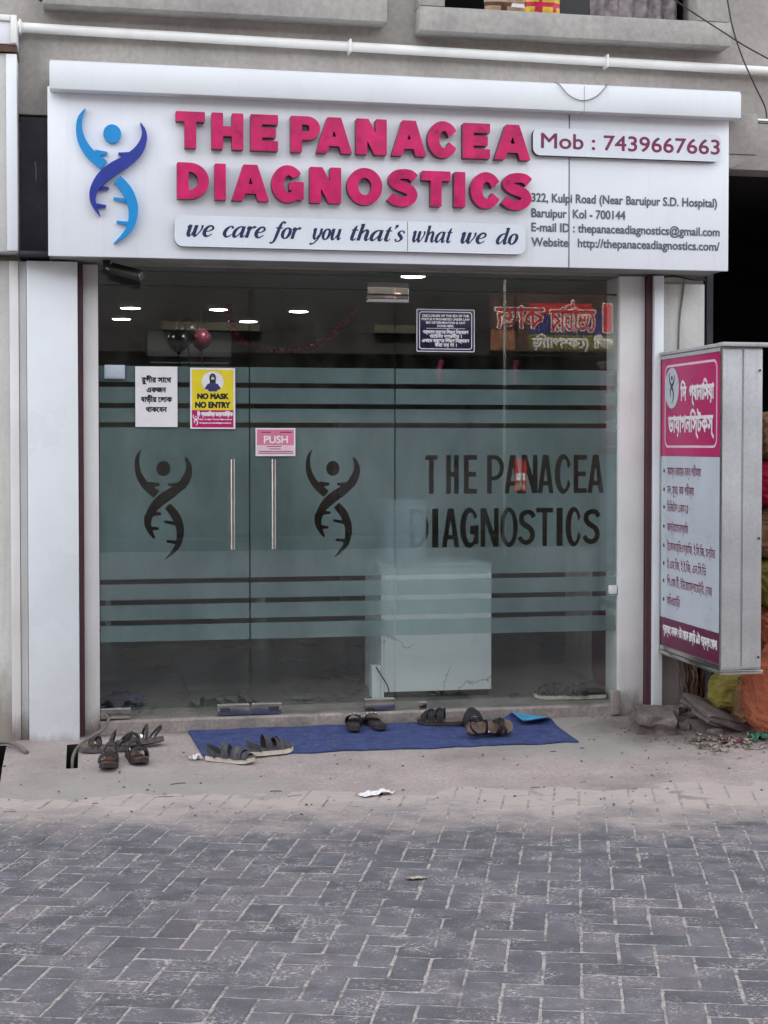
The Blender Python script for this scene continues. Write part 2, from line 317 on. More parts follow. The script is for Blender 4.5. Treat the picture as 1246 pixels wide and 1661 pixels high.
class MB:
    def __init__(s): s.v = []; s.f = []; s.mi = []
    def add(s, v, f, mi=0):
        o = len(s.v); s.v += [tuple(x) for x in v]; s.f += [tuple(i + o for i in q) for q in f]; s.mi += [mi] * len(f)
    def box(s, x0, x1, y0, y1, z0, z1, bev=0, mi=0):
        if bev <= 0:
            v = [(x, y, z) for z in (z0, z1) for x, y in ((x0, y0), (x1, y0), (x1, y1), (x0, y1))]
            s.add(v, [(3, 2, 1, 0), (4, 5, 6, 7), (0, 1, 5, 4), (1, 2, 6, 5), (2, 3, 7, 6), (3, 0, 4, 7)], mi)
        else:
            b = bmesh.new(); bmesh.ops.create_cube(b, size=1)
            for q in b.verts: q.co = ((x0 + x1) / 2 + q.co.x * (x1 - x0), (y0 + y1) / 2 + q.co.y * (y1 - y0), (z0 + z1) / 2 + q.co.z * (z1 - z0))
            bmesh.ops.bevel(b, geom=b.edges[:], offset=bev, segments=2, affect='EDGES', profile=.5)
            b.verts.index_update(); s.add([q.co[:] for q in b.verts], [[x.index for x in f.verts] for f in b.faces], mi); b.free()
        return s
    def tube(s, pts, r, seg=8, cap=True, mi=0):
        pts = [Vector(p) for p in pts]; rs = r if isinstance(r, (list, tuple)) else [r] * len(pts)
        v = []; f = []; up = None
        for i, p in enumerate(pts):
            t = (pts[min(i + 1, len(pts) - 1)] - pts[max(i - 1, 0)]).normalized()
            if up is None: up = Vector((0, 0, 1)) if abs(t.z) < .9 else Vector((1, 0, 0))
            a = t.cross(up).normalized(); b = a.cross(t).normalized(); up = b
            for k in range(seg):
                th = 2 * math.pi * k / seg; v.append(p + (a * math.cos(th) + b * math.sin(th)) * rs[i])
        for i in range(len(pts) - 1):
            for k in range(seg):
                k2 = (k + 1) % seg; f.append((i * seg + k, i * seg + k2, (i + 1) * seg + k2, (i + 1) * seg + k))
        if cap:
            f.append(tuple(range(seg))); f.append(tuple(range(len(v) - 1, len(v) - 1 - seg, -1)))
        s.add(v, f, mi); return s
    def lathe(s, prof, c, axis='z', seg=20, mi=0):
        v = []; f = []
        for r, h in prof:
            for k in range(seg):
                th = 2 * math.pi * k / seg; a, b = r * math.cos(th), r * math.sin(th)
                v.append({'z': (c[0] + a, c[1] + b, c[2] + h), 'y': (c[0] + a, c[1] + h, c[2] + b), 'x': (c[0] + h, c[1] + a, c[2] + b)}[axis])
        for i in range(len(prof) - 1):
            for k in range(seg):
                k2 = (k + 1) % seg; f.append((i * seg + k, i * seg + k2, (i + 1) * seg + k2, (i + 1) * seg + k))
        f.append(tuple(range(seg))); f.append(tuple(range(len(v) - 1, len(v) - 1 - seg, -1)))
        s.add(v, f, mi); return s
    def obj(s, name, mat, parent=None, smooth=False, local=False):
        o = mesh_obj(name, s.v, s.f, mat, parent, False, local)
        if any(s.mi): o.data.polygons.foreach_set('material_index', s.mi)
        b = bmesh.new(); b.from_mesh(o.data); bmesh.ops.recalc_face_normals(b, faces=b.faces[:]); b.to_mesh(o.data); b.free()
        if smooth:
            o.data.polygons.foreach_set('use_smooth', [True] * len(o.data.polygons)); o.data.set_sharp_from_angle(angle=R(42))
        return o
def box(name, x0, x1, y0, y1, z0, z1, mat, parent=None, bev=0, local=False):
    return MB().box(x0, x1, y0, y1, z0, z1, bev).obj(name, mat, parent, smooth=bev > 0, local=local)
def tube(name, pts, r, mat, parent=None, seg=8, local=False):
    return MB().tube(pts, r, seg).obj(name, mat, parent, smooth=True, local=local)
def curve_pts(ctrl, n=8):
    P = [Vector(p) for p in ctrl]; P = [P[0] * 2 - P[1]] + P + [P[-1] * 2 - P[-2]]; o = []
    for i in range(1, len(P) - 2):
        for k in range(n):
            t = k / n; a, b, c, d = P[i - 1:i + 3]
            o.append(.5 * ((2 * b) + (c - a) * t + (2 * a - 5 * b + 4 * c - d) * t * t + (-a + 3 * b - 3 * c + d) * t ** 3))
    o.append(P[-2]); return o

# ---------------------------------------------------------------- lettering: outlines -> clean filled meshes
def seg_field(px, py, contours, ax=1.0):
    """signed distance (inside > 0) to closed contours under the non-zero rule; ax < 1 squashes x (wider horizontal growth)"""
    A = np.concatenate([c for c in contours]); B = np.concatenate([np.roll(c, -1, 0) for c in contours])
    X = px[:, None]; Y = py[:, None]
    ex = B[:, 0] - A[:, 0]; ey = B[:, 1] - A[:, 1]
    with np.errstate(divide='ignore', invalid='ignore'):
        t = (Y - A[:, 1]) / ey; xc = A[:, 0] + t * ex
    up = (A[:, 1] <= Y) & (B[:, 1] > Y); dn = (A[:, 1] > Y) & (B[:, 1] <= Y)
    wn = (up & (xc > X)).sum(1) - (dn & (xc > X)).sum(1)
    exs = ex * ax; L = exs * exs + ey * ey + 1e-18
    dx = (X - A[:, 0]) * ax; dy = Y - A[:, 1]
    u = np.clip((dx * exs + dy * ey) / L, 0, 1)
    d = np.sqrt((dx - u * exs) ** 2 + (dy - u * ey) ** 2).min(1)
    return np.where(wn != 0, d, -d)
class Grid:
    def __init__(s, x0, y0, x1, y1, h, val=-1e3):
        s.h = h; s.nx = int(math.ceil((x1 - x0) / h)) + 1; s.ny = int(math.ceil((y1 - y0) / h)) + 1
        s.x = x0 + np.arange(s.nx) * h; s.y = y0 + np.arange(s.ny) * h
        s.f = np.full((s.ny, s.nx), val)
    def put(s, contours, mode='add', grow=0, ax=1.0):
        m = grow / ax + 3 * s.h
        allc = np.concatenate(contours); W = 48
        i0 = max(0, int((allc[:, 0].min() - m - s.x[0]) / s.h)); i1 = min(s.nx, int((allc[:, 0].max() + m - s.x[0]) / s.h) + 2)
        j0 = max(0, int((allc[:, 1].min() - m - s.y[0]) / s.h)); j1 = min(s.ny, int((allc[:, 1].max() + m - s.y[0]) / s.h) + 2)
        for a in range(i0, i1, W):
            b = min(i1, a + W); xa, xb = s.x[a] - m, s.x[b - 1] + m
            cs = [c for c in contours if c[:, 0].max() >= xa and c[:, 0].min() <= xb]
            if not cs: continue
            gx, gy = np.meshgrid(s.x[a:b], s.y[j0:j1])
            v = seg_field(gx.ravel(), gy.ravel(), cs, ax).reshape(gx.shape) + grow
            t = s.f[j0:j1, a:b]
            if mode == 'add': t[...] = np.maximum(t, v)
            else: t[...] = np.minimum(t, -v)
    def mesh(s, depth=0):
        """vertices (x, y, d) and faces; depth > 0 also gives side walls going back to d = 0"""
        f = np.clip(s.f, -4 * s.h, 4 * s.h); f[np.abs(f) < 1e-7] = 1e-7
        ins = f > 0
        full = ins[:-1, :-1] & ins[1:, :-1] & ins[:-1, 1:] & ins[1:, 1:]
        some = (ins[:-1, :-1] | ins[1:, :-1] | ins[:-1, 1:] | ins[1:, 1:]) & ~full
        V = []; F = []
        xs, ys = s.x, s.y
        for j in range(s.ny - 1):
            row = full[j]
            if row.any():
                d = np.diff(np.concatenate(([0], row.astype(int), [0]))); st = np.where(d == 1)[0]; en = np.where(d == -1)[0]
                for a, b in zip(st, en):
                    k = len(V); V += [(xs[a], ys[j], depth), (xs[b], ys[j], depth), (xs[b], ys[j + 1], depth), (xs[a], ys[j + 1], depth)]; F.append((k, k + 1, k + 2, k + 3))
            for i in np.where(some[j])[0]:
                c = [(xs[i], ys[j], f[j, i]), (xs[i + 1], ys[j], f[j, i + 1]), (xs[i + 1], ys[j + 1], f[j + 1, i + 1]), (xs[i], ys[j + 1], f[j + 1, i])]
                poly = []; outs = []
                for q in range(4):
                    A = c[q]; B = c[(q + 1) % 4]
                    if A[2] > 0: poly.append((A[0], A[1], 0))
                    if (A[2] > 0) != (B[2] > 0):
                        t = A[2] / (A[2] - B[2]); poly.append((A[0] + t * (B[0] - A[0]), A[1] + t * (B[1] - A[1]), 1 if A[2] > 0 else 2))
                if len(poly) < 3: continue
                k = len(V); V += [(p[0], p[1], depth) for p in poly]; F.append(tuple(range(k, k + len(poly))))
                if depth > 0:
                    for q in range(len(poly)):
                        A = poly[q]; B = poly[(q + 1) % len(poly)]
                        if A[2] == 1 and B[2] == 2:
                            k = len(V); V += [(B[0], B[1], depth), (A[0], A[1], depth), (A[0], A[1], 0), (B[0], B[1], 0)]; F.append((k, k + 1, k + 2, k + 3))
        return V, F
def place(name, VF, O, ex, ez, mat, parent=None):
    O = Vector(O); ex = Vector(ex); ez = Vector(ez); nn = ex.cross(ez)
    return mesh_obj(name, [O + ex * v[0] + ez * v[1] + nn * v[2] for v in VF[0]], VF[1], mat, parent)
FX, FZ = (1, 0, 0), (0, 0, 1)

_cache = {}
def text_contours(s, spacing=1.0):
    key = (s, spacing)
    if key in _cache: return _cache[key]
    c = bpy.data.curves.new('tmp', 'FONT'); c.body = s; c.resolution_u = 4; c.space_character = spacing
    o = bpy.data.objects.new('tmp', c); COL.objects.link(o); bpy.context.view_layer.update()
    cu = o.to_curve(bpy.context.evaluated_depsgraph_get(), apply_modifiers=False)
    res = []
    for sp in cu.splines:
        if sp.type == 'BEZIER':
            pts = []; q = sp.bezier_points; k = len(q)
            for i in range(k):
                a, b = q[i], q[(i + 1) % k]; p0, p1, p2, p3 = a.co, a.handle_right, b.handle_left, b.co
                straight = (p1 - p0).cross(p3 - p0).length < 1e-5 and (p2 - p0).cross(p3 - p0).length < 1e-5
                for t in ((0,) if straight else (0, .25, .5, .75)):
                    u = 1 - t; v = p0 * u ** 3 + p1 * 3 * u * u * t + p2 * 3 * u * t * t + p3 * t ** 3; pts.append((v.x, v.y))
        else: pts = [(p.co.x, p.co.y) for p in sp.points]
        if len(pts) >= 3: res.append(np.array(pts, float))
    o.to_curve_clear(); bpy.data.objects.remove(o); bpy.data.curves.remove(c)
    _cache[key] = res; return res
def fit(contours, x0, x1, y0, y1, ref=None, shear=0):
    """scale contours so their x range is x0..x1 and the reference height (ref = (lo, hi) or own bounds) is y0..y1"""
    a = np.concatenate(contours); lo, hi = ref or (a[:, 1].min(), a[:, 1].max())
    cs = [np.column_stack((c[:, 0] + shear * c[:, 1], c[:, 1])) for c in contours]
    a = np.concatenate(cs); xl, xh = a[:, 0].min(), a[:, 0].max()
    return [np.column_stack((x0 + (c[:, 0] - xl) / (xh - xl) * (x1 - x0), y0 + (c[:, 1] - lo) / (hi - lo) * (y1 - y0))) for c in cs]
CAP = (0, .70)     # cap height of the built-in face, checked below
def text_mesh(items, h, depth=0):
    """items: list of dict(s, x0, x1, y0, y1, ref, grow, ax, shear)"""
    prepared = []
    for it in items:
        cs = fit(text_contours(it['s']), it['x0'], it['x1'], it['y0'], it['y1'], it.get('ref'), it.get('shear', 0)); prepared.append((cs, it))
    V = []; F = []
    for cs, it in prepared:
        a = np.concatenate(cs); g = it.get('grow', 0); ax = it.get('ax', 1); m = g / ax + 2 * h
        G = Grid(a[:, 0].min() - m, a[:, 1].min() - m, a[:, 0].max() + m, a[:, 1].max() + m, h)
        G.put(cs, 'add', g, ax); v, f = G.mesh(depth); k = len(V); V += v; F += [tuple(i + k for i in q) for q in f]
    return V, F
_c = np.concatenate(text_contours('H')); CAP = (float(_c[:, 1].min()), float(_c[:, 1].max()))
_c = np.concatenate(text_contours('x')); XH = (0.0, float(_c[:, 1].max()))
_c = np.concatenate(text_contours('ন')); BEN = (float(_c[:, 1].min()), float(_c[:, 1].max()))

# heavy block letters drawn as outlines (unit height 1, width w)
def rect(x0, y0, x1, y1): return np.array([(x0, y0), (x1, y0), (x1, y1), (x0, y1)], float)
def ell(cx, cy, rx, ry, n=40, a0=0, a1=360):
    t = np.radians(np.linspace(a0, a1, n, endpoint=(a1 - a0) < 360)); return np.column_stack((cx + rx * np.cos(t), cy + ry * np.sin(t)))
def ribbon(pts):
    """closed outline of a stroke with a width at each point"""
    P = np.array([p[:2] for p in pts], float); Wd = np.array([p[2] for p in pts], float)
    n = len(P); k = 6; t = np.linspace(0, n - 1, (n - 1) * k + 1)
    def cr(a):
        e = np.concatenate(([2 * a[0] - a[1]], a, [2 * a[-1] - a[-2]])); o = []
        for q in t:
            i = min(int(q), n - 2); u = q - i; p0, p1, p2, p3 = e[i:i + 4]
            o.append(.5 * (2 * p1 + (p2 - p0) * u + (2 * p0 - 5 * p1 + 4 * p2 - p3) * u * u + (-p0 + 3 * p1 - 3 * p2 + p3) * u ** 3))
        return np.array(o)
    C = cr(P); W_ = cr(Wd)
    T = np.gradient(C, axis=0); T /= np.linalg.norm(T, axis=1)[:, None] + 1e-12; Nn = np.column_stack((-T[:, 1], T[:, 0]))
    return np.concatenate((C + Nn * W_[:, None] / 2, (C - Nn * W_[:, None] / 2)[::-1]))
def glyph(L, w, st, sb):
    """list of (sign, contour) in a box w x 1; st = stem width, sb = bar width"""
    o = 0.0
    if L == 'T': return [(1, rect(0, 1 - sb, w, 1)), (1, rect((w - st) / 2, 0, (w + st) / 2, 1 - sb / 2))]
    if L == 'H': return [(1, rect(0, 0, st, 1)), (1, rect(w - st, 0, w, 1)), (1, rect(st / 2, .5 - sb / 2, w - st / 2, .5 + sb / 2))]
    if L == 'E': return [(1, rect(0, 0, st, 1)), (1, rect(st / 2, 0, w, sb)), (1, rect(st / 2, 1 - sb, w, 1)), (1, rect(st / 2, .5 - sb / 2, w * .92, .5 + sb / 2))]
    if L == 'I': return [(1, rect(0, 0, w, 1))]
    if L == 'N':
        d = st * 1.12
        return [(1, rect(0, 0, st, 1)), (1, rect(w - st, 0, w, 1)), (1, np.array([(0, 1), (d, 1), (w, 0), (w - d, 0)], float))]
    if L == 'A':
        a = st * .62
        body = np.array([(0, 0), (w, 0), (w / 2 + a, 1), (w / 2 - a, 1)], float)
        def inx(y, side): return (0 + (w / 2 - a) * y + st * .98) if side < 0 else (w - (w / 2 - a) * y - st * .98)
        notch = np.array([(inx(-.1, -1), -.1), (inx(-.1, 1), -.1), (inx(.2, 1), .2), (inx(.2, -1), .2)], float)
        y1 = .2 + sb * .95; top = min(.80, (w / 2 - st * .98) / (w / 2 - a) * .985)
        cnt = np.array([(inx(y1, -1), y1), (inx(y1, 1), y1), (w / 2 + .004, max(top, y1 + .1)), (w / 2 - .004, max(top, y1 + .1))], float)
        return [(1, body), (-1, notch), (-1, cnt)]
    if L in 'DP':
        y0, y1 = (0, 1) if L == 'D' else (.34, 1); hh = (y1 - y0) / 2; cy = (y0 + y1) / 2
        rx = min(w * .62, hh * 1.1)
        outer = np.concatenate(([(0, y0)], ell(w - rx, cy, rx, hh, 24, -90, 90), [(0, y1)]))
        ih = hh - sb * (.92 if L == 'D' else .88); irx = max(rx - st * .95, .05)
        inner = np.concatenate(([(st, cy - ih)], ell(w - rx, cy, irx, ih, 24, -90, 90) if w - rx > st else ell(st + .01, cy, w - st - st * .95, ih, 24, -90, 90), [(st, cy + ih)]))
        g = [(1, outer), (-1, inner)]
        if L == 'P': g = [(1, outer), (-1, inner), (2, rect(0, 0, st, 1))]
        return g
    if L in 'OCG':
        g = [(1, ell(w / 2, .5, w / 2, .52, 48)), (-1, ell(w / 2 + (.03 if L != 'O' else 0), .5, w / 2 - st * .98, .52 - sb * 1.02, 40))]
        if L == 'C': g.append((-1, np.array([(w * .60, .5), (w * 1.05, .18), (w * 1.2, .5), (w * 1.05, .84)], float)))
        if L == 'G':
            g.append((-1, np.array([(w * .5, .57), (w * 1.2, .56), (w * 1.12, .90)], float)))
            g += [(2, rect(w * .54, .33, w, .55)), (2, np.array([(w - st * .8, .5), (w - st * .8, .08), (w * .93, .05), (w, .10), (w, .5)], float))]
        return g
    if L == 'S':
        a = sb * 1.0; r = .5 - a / 2
        pts = [(w * .93, .76, a), (w * .76, .87, a), (w * .50, .91 - .02, a), (w * .24, .83, a * 1.03), (w * .17, .70, a * 1.1), (w * .30, .585, a * 1.1), (w * .52, .52, a * 1.1), (w * .74, .44, a * 1.1), (w * .84, .30, a * 1.1), (w * .74, .16, a * 1.03), (w * .48, .10, a), (w * .22, .14, a), (w * .05, .25, a)]
        return [(1, ribbon(pts))]
def put_glyph(G, L, x0, x1, y0, y1, st, sb, neg=False):
    """neg cuts the letter out of a filled grid"""
    H = y1 - y0; w = (x1 - x0) / H
    T = Grid(x0 - 3 * G.h, y0 - .05 * H - 3 * G.h, x1 + .02 * H + 3 * G.h, y1 + .05 * H + 3 * G.h, G.h)
    # align the work grid to the target grid
    i0 = int(round((T.x[0] - G.x[0]) / G.h)); j0 = int(round((T.y[0] - G.y[0]) / G.h)); T.x += G.x[0] + i0 * G.h - T.x[0]; T.y += G.y[0] + j0 * G.h - T.y[0]
    for sgn, c in sorted(glyph(L, w, st, sb), key=lambda q: {1: 0, -1: 1, 2: 2}[q[0]]):
        c = np.column_stack((x0 + c[:, 0] * H, y0 + c[:, 1] * H)); T.put([c], 'add' if sgn > 0 else 'sub')
    a0, b0 = max(i0, 0), max(j0, 0); a1, b1 = min(i0 + T.nx, G.nx), min(j0 + T.ny, G.ny)
    sub = T.f[b0 - j0:b1 - j0, a0 - i0:a1 - i0]; t = G.f[b0:b1, a0:a1]
    t[...] = np.minimum(t, -sub) if neg else np.maximum(t, sub)
# the dancing-helix emblem: strands, head and rungs in a box of 0..0.52 x 0..1
def lg(x, y): return ((x - 462) / 847.0, (1495 - y) / 847.0)
def lstroke(p): return ribbon([(*lg(x, y), wd / 847.0) for x, y, wd in p])
EMBLEM = {
 'arm': lstroke([(517, 650, 2), (484, 712, 28), (478, 780, 40), (494, 852, 50), (532, 915, 58), (585, 966, 64), (632, 1000, 64)]),
 'strand': lstroke([(862, 724, 3), (886, 782, 26), (880, 846, 44), (842, 912, 60), (772, 972, 72), (690, 1024, 80), (622, 1080, 74), (572, 1150, 52), (560, 1215, 38), (578, 1272, 24), (608, 1324, 3)]),
 'leg': lstroke([(716, 1086, 58), (772, 1150, 66), (806, 1220, 64), (816, 1290, 58), (802, 1370, 46), (762, 1430, 30), (690, 1494, 3)]),
 'head': np.array([((685 + 56 * math.cos(t) - 462) / 847, (1495 - 803 + 58 * math.sin(t)) / 847) for t in np.linspace(0, 2 * math.pi, 40, endpoint=False)]),
 'rungs': [(np.array([lg(*q) for q in pp]), kk) for pp, kk in (
    ([(575, 905), (655, 916), (652, 930), (600, 945)], 'light_blue'), ([(722, 918), (812, 912), (800, 945), (724, 932)], 'dark_blue'),
    ([(590, 1128), (664, 1138), (662, 1152), (585, 1160)], 'dark_blue'), ([(568, 1240), (645, 1250), (643, 1264), (575, 1270)], 'dark_blue'),
    ([(692, 1198), (790, 1210), (790, 1236), (692, 1212)], 'light_blue'), ([(710, 1346), (800, 1352), (790, 1376), (710, 1360)], 'light_blue'))]}
def xf(c, x0, z0, hgt, sx=1.0): return np.column_stack((x0 + c[:, 0] * hgt * sx, z0 + c[:, 1] * hgt))

# ================================================================ THE STREET
TH = R(18.0)
U = Vector((math.cos(TH), -math.sin(TH), 0)); Vv = Vector((math.sin(TH), math.cos(TH), 0))
WU, WV, U0, V0 = .1197, .1110, 2.7322, -.1784
def road_z(x, y): return -.018 * (y + 1.5)
def dust_edge(x): return -1.17 - .17 * x          # where the dust of the apron thins out over the pavers
road = mesh_obj('road', [(-60, -13.4, .2116), (60, -13.4, .2116), (60, -.9, -.0134), (-60, -.9, -.0134)], [(0, 1, 2, 3)], 'joint_sand')
tag(road, kind='structure')
rd2 = mesh_obj('road', [(-60, -13.4, .216), (60, -13.4, .216), (60, -7.55, .1105), (-60, -7.55, .1105)], [(0, 1, 2, 3)], 'paver'); tag(rd2, kind='structure')
far = mesh_obj('ground', [(-300, -300, -.12), (300, -300, -.12), (300, 300, -.12), (-300, 300, -.12)], [(0, 1, 2, 3)], 'ground'); tag(far, kind='structure')

# camera projection, only to choose which pavers are single parts
cy_, sy_ = math.cos(R(10.97)), math.sin(R(10.97)); cp_, sp_ = math.cos(R(1.5)), math.sin(R(1.5))
def project(p):
    d = Vector(p) - Vector((0, -8.75, 1.70)); f = Vector((sy_ * cp_, cy_ * cp_, -sp_)); r_ = Vector((cy_, -sy_, 0)); u_ = r_.cross(f)
    z = d.dot(f); return 623 + 2500 * d.dot(r_) / z, 787.5 - 2500 * d.dot(u_) / z
def paver_mesh(du, dv, seed):
    """block with a chipped, slightly wandering arris"""
    rr = random.Random(seed); hx, hy = du / 2, dv / 2
    def side(n, a, b): return [(a[0] + (b[0] - a[0]) * k / n, a[1] + (b[1] - a[1]) * k / n) for k in range(n)]
    na, nb_ = (4, 6) if dv > du else (6, 4)
    ring = side(na, (-hx, -hy), (hx, -hy)) + side(nb_, (hx, -hy), (hx, hy)) + side(na, (hx, hy), (-hx, hy)) + side(nb_, (-hx, hy), (-hx, -hy))
    n = len(ring); V = []; outer = []
    for x, y in ring: k = rr.uniform(.980, 1.0); outer.append((x * (1 - (1 - k) * .06 / hx), y * (1 - (1 - k) * .06 / hy)))
    V += [(x, y, -.05) for x, y in outer]; V += [(x, y, -.0045 + rr.uniform(-.001, .001)) for x, y in outer]
    for x, y in outer:
        c = rr.uniform(.0035, .0065) * (2.2 if rr.random() < .10 else 1); V.append((x * (1 - c / hx), y * (1 - c / hy), rr.uniform(-.0005, .0005)))
    F = [(k, (k + 1) % n, n + (k + 1) % n, n + k) for k in range(n)] + [(n + k, n + (k + 1) % n, 2 * n + (k + 1) % n, 2 * n + k) for k in range(n)] + [tuple(range(2 * n, 3 * n))]
    me = bpy.data.meshes.new('paver'); me.from_pydata(V, [], F); me.update(); me.materials.append(M['paver']); return me
GAP = .0042
PM = {'v': [paver_mesh(WU - GAP, 2 * WV - GAP, k) for k in range(9)], 'h': [paver_mesh(2 * WU - GAP, WV - GAP, 30 + k) for k in range(9)]}
cand = []
for i in range(-95, 70):
    for j in range(-95, 40):
        s = (i + j) % 4
        if s not in (0, 2): continue
        u = U0 + (i + (.5 if s == 0 else 1)) * WU; v = V0 + (j + (1 if s == 0 else .5)) * WV
        c = U * u + Vv * v
        if not (-5 < c.x < 8 and -7.6 < c.y < -.95): continue
        px, py = project((c.x, c.y, road_z(c.x, c.y))) if c.y > -8 else (-999, 0)
        vis = -25 < px < 1271 and 1290 < py < 1690 and c.y > -7
        cand.append((c, 'v' if s == 0 else 'h', vis, py))
vis = sorted([q for q in cand if q[2]], key=lambda q: -q[3])
singles = vis[:300]; rest = vis[300:] + [q for q in cand if not q[2]]
tilt = Matrix.Rotation(-math.atan(.018), 3, 'X')
def paver_matrix(c):
    e = (tilt @ Matrix.Rotation(-TH, 3, 'Z')).to_euler(); e.x += random.gauss(0, .0035); e.y += random.gauss(0, .0035); e.z += random.gauss(0, .007)
    z = road_z(c.x, c.y) + random.gauss(0, .0006)
    return Vector((c.x, c.y, z)), e
for c, k, _, _ in singles:
    o = bpy.data.objects.new('paver', random.choice(PM[k])); COL.objects.link(o); o.parent = road
    o.location, o.rotation_euler = paver_matrix(c)
mb = MB()
for c, k, _, _ in rest:
    l, e = paver_matrix(c); mt = Matrix.Translation(l) @ e.to_matrix().to_4x4(); me = random.choice(PM[k])
    mb.add([mt @ v.co for v in me.vertices], [tuple(p.vertices) for p in me.polygons])
tag(mesh_obj('paver_field', mb.v, mb.f, 'paver', road), kind='stuff')

# apron of dusty concrete in front of the shops, with two narrow drain gaps at the left
def nz(x, y, s=1.0, o=0.0): return noise.noise(Vector((x * s + o, y * s - o, o)))
def apron_z(x, y):
    e = dust_edge(x); base = .085 + .058 * y if y > -1.3 else .0096 + .02 * (y + 1.3)
    base += .006 * nz(x, y, 2.2, 3) + .004 * nz(x, y, 7, 8) + .0022 * nz(x, y, 19, 4)
    base -= .009 / (1 + math.exp((y + .78 + .16 * x + .03 * nz(x, 0, 3, 7)) / .010)) - .0045
    if y < e + .35:
        t = (e + .35 - y) / .9; rz = road_z(x, y)
        base = base * (1 - min(1, max(0, t * 2.2))) + (rz + .004 - .024 * t + .014 * nz(x, y, 3.1, 1) + .010 * nz(x, y, 9, 2)) * min(1, max(0, t * 2.2))
    base += .10 * max(0, 1 - ((x - 3.75) ** 2 / .22 + (y + .12) ** 2 / .16))       # soil heaped against the side wall
    return base
PITS = [(-.47, -.425, -.86, -.22), (-.105, -.045, -.74, -.25)]
xs = sorted(set([round(-6 + .12 * k, 3) for k in range(46)] + [round(-.55 + .022 * k, 4) for k in range(216)] + [round(4.2 + .15 * k, 3) for k in range(26)] + [p for q in PITS for p in q[:2]]))
ys = sorted(set([round(-2.65 + .024 * k, 4) for k in range(110)] + [-.03] + [p for q in PITS for p in q[2:]]))
ys = [y for y in ys if y <= -.03]
V = []; F = []
for y in ys:
    for x in xs: V.append((x, y, apron_z(x, y)))
nx = len(xs)
for b in range(len(ys) - 1):
    for a in range(nx - 1):
        xm, ym = (xs[a] + xs[a + 1]) / 2, (ys[b] + ys[b + 1]) / 2
        if any(q[0] < xm < q[1] and q[2] < ym < q[3] for q in PITS): continue
        k = b * nx + a; F.append((k, k + 1, k + 1 + nx, k + nx))
apron = mesh_obj('pavement', V, F, 'ground', None, True); tag(apron, kind='structure')
for q in PITS:
    z1 = apron_z(q[0], q[2]) + .006; z0 = z1 - .14
    v = [(x, y, z) for z in (z0, z1) for x, y in ((q[0], q[2]), (q[1], q[2]), (q[1], q[3]), (q[0], q[3]))]
    v[4:] = [(p[0], p[1], apron_z(p[0], p[1])) for p in v[4:]]
    mesh_obj('drain_gap', v, [(0, 1, 2, 3), (0, 4, 5, 1), (1, 5, 6, 2), (2, 6, 7, 3), (3, 7, 4, 0)], 'void', apron)

# ================================================================ THE SHOP BUILDING
bld = thing('shop_building', 'grey plastered building with white clad pillars around the glass front of the clinic', 'building', (1.6, 0, 0))
mb = MB()
mb.box(-.187, 3.66, .0, .22, 2.702, 4.05)
mb.box(-1.6, -.187, .0, .22, 3.52, 4.05); mb.box(3.66, 5.6, .0, .22, 3.36, 4.05)
mb.box(-1.6, -.24, .0, .22, 4.05, 6.5); mb.box(1.66, 1.96, .0, .22, 4.05, 6.5); mb.box(3.60, 5.6, .0, .22, 4.05, 6.5)
mb.box(-.24, 1.66, .0, .22, 4.05, 4.14); mb.box(1.96, 3.60, .0, .22, 4.05, 4.12); mb.box(-.24, 1.66, .0, .22, 5.6, 6.5); mb.box(1.96, 3.60, .0, .22, 5.6, 6.5)
mb.obj('upper_wall', 'plaster', bld)
box('shade_storey', -26, 26, .0, .22, 6.503, 14.5, 'plaster', bld); box('shade_roof', -26, 26, .0, 9.0, 14.503, 14.6, 'plaster', bld); box('shade_rear_wall', -26, 26, 8.8, 9.0, -.05, 14.5, 'plaster', bld)  # unseen block, added and sized to keep sun off the street and room
def ledge(x0, x1, z0, z1, name='window_ledge'):
    m = MB(); m.box(x0, x1, -.15, -.002, z0, z1, .006)
    return m.obj(name, 'ledge', bld, True)
ledge(-.215, 1.685, 4.088, 4.30); ledge(1.872, 3.755, 4.052, 4.19)
box('window_jamb', 1.872, 2.02, -.149, -.003, 4.192, 4.75, 'ledge', bld, .006)
box('window_jamb', 3.545, 3.735, -.149, -.003, 4.192, 4.75, 'ledge', bld, .006)
def recess(x0, x1, y0, y1, z0, z1, mat, par, name):
    v = [(x, y, z) for z in (z0, z1) for x, y in ((x0, y0), (x1, y0), (x1, y1), (x0, y1))]
    return mesh_obj(name, v, [(0, 1, 2, 3), (7, 6, 5, 4), (1, 5, 6, 2), (2, 6, 7, 3), (3, 7, 4, 0)], mat, par)
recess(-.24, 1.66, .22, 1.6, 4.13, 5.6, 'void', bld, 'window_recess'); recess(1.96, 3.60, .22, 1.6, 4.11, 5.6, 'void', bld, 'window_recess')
# curtain strips and shutter leaf inside the upper window
def drape(x0, x1, y, z0, z1, mat, name, n=26, amp=.018, freq=9):
    V = []; F = []
    for k in range(n + 1):
        x = x0 + (x1 - x0) * k / n
        for z in (z0, z1): V.append((x, y + amp * math.sin(k / n * freq * 2 * math.pi), z))
    for k in range(n): F.append((2 * k, 2 * k + 2, 2 * k + 3, 2 * k + 1))
    return mesh_obj(name, V, F, mat, bld, True)
drape(2.97, 3.52, .12, 4.125, 5.2, 'curtain', 'curtain', 60, .02, 6)
box('window_shutter', 2.58, 2.96, .10, .14, 4.125, 5.2, 'shutter', bld)
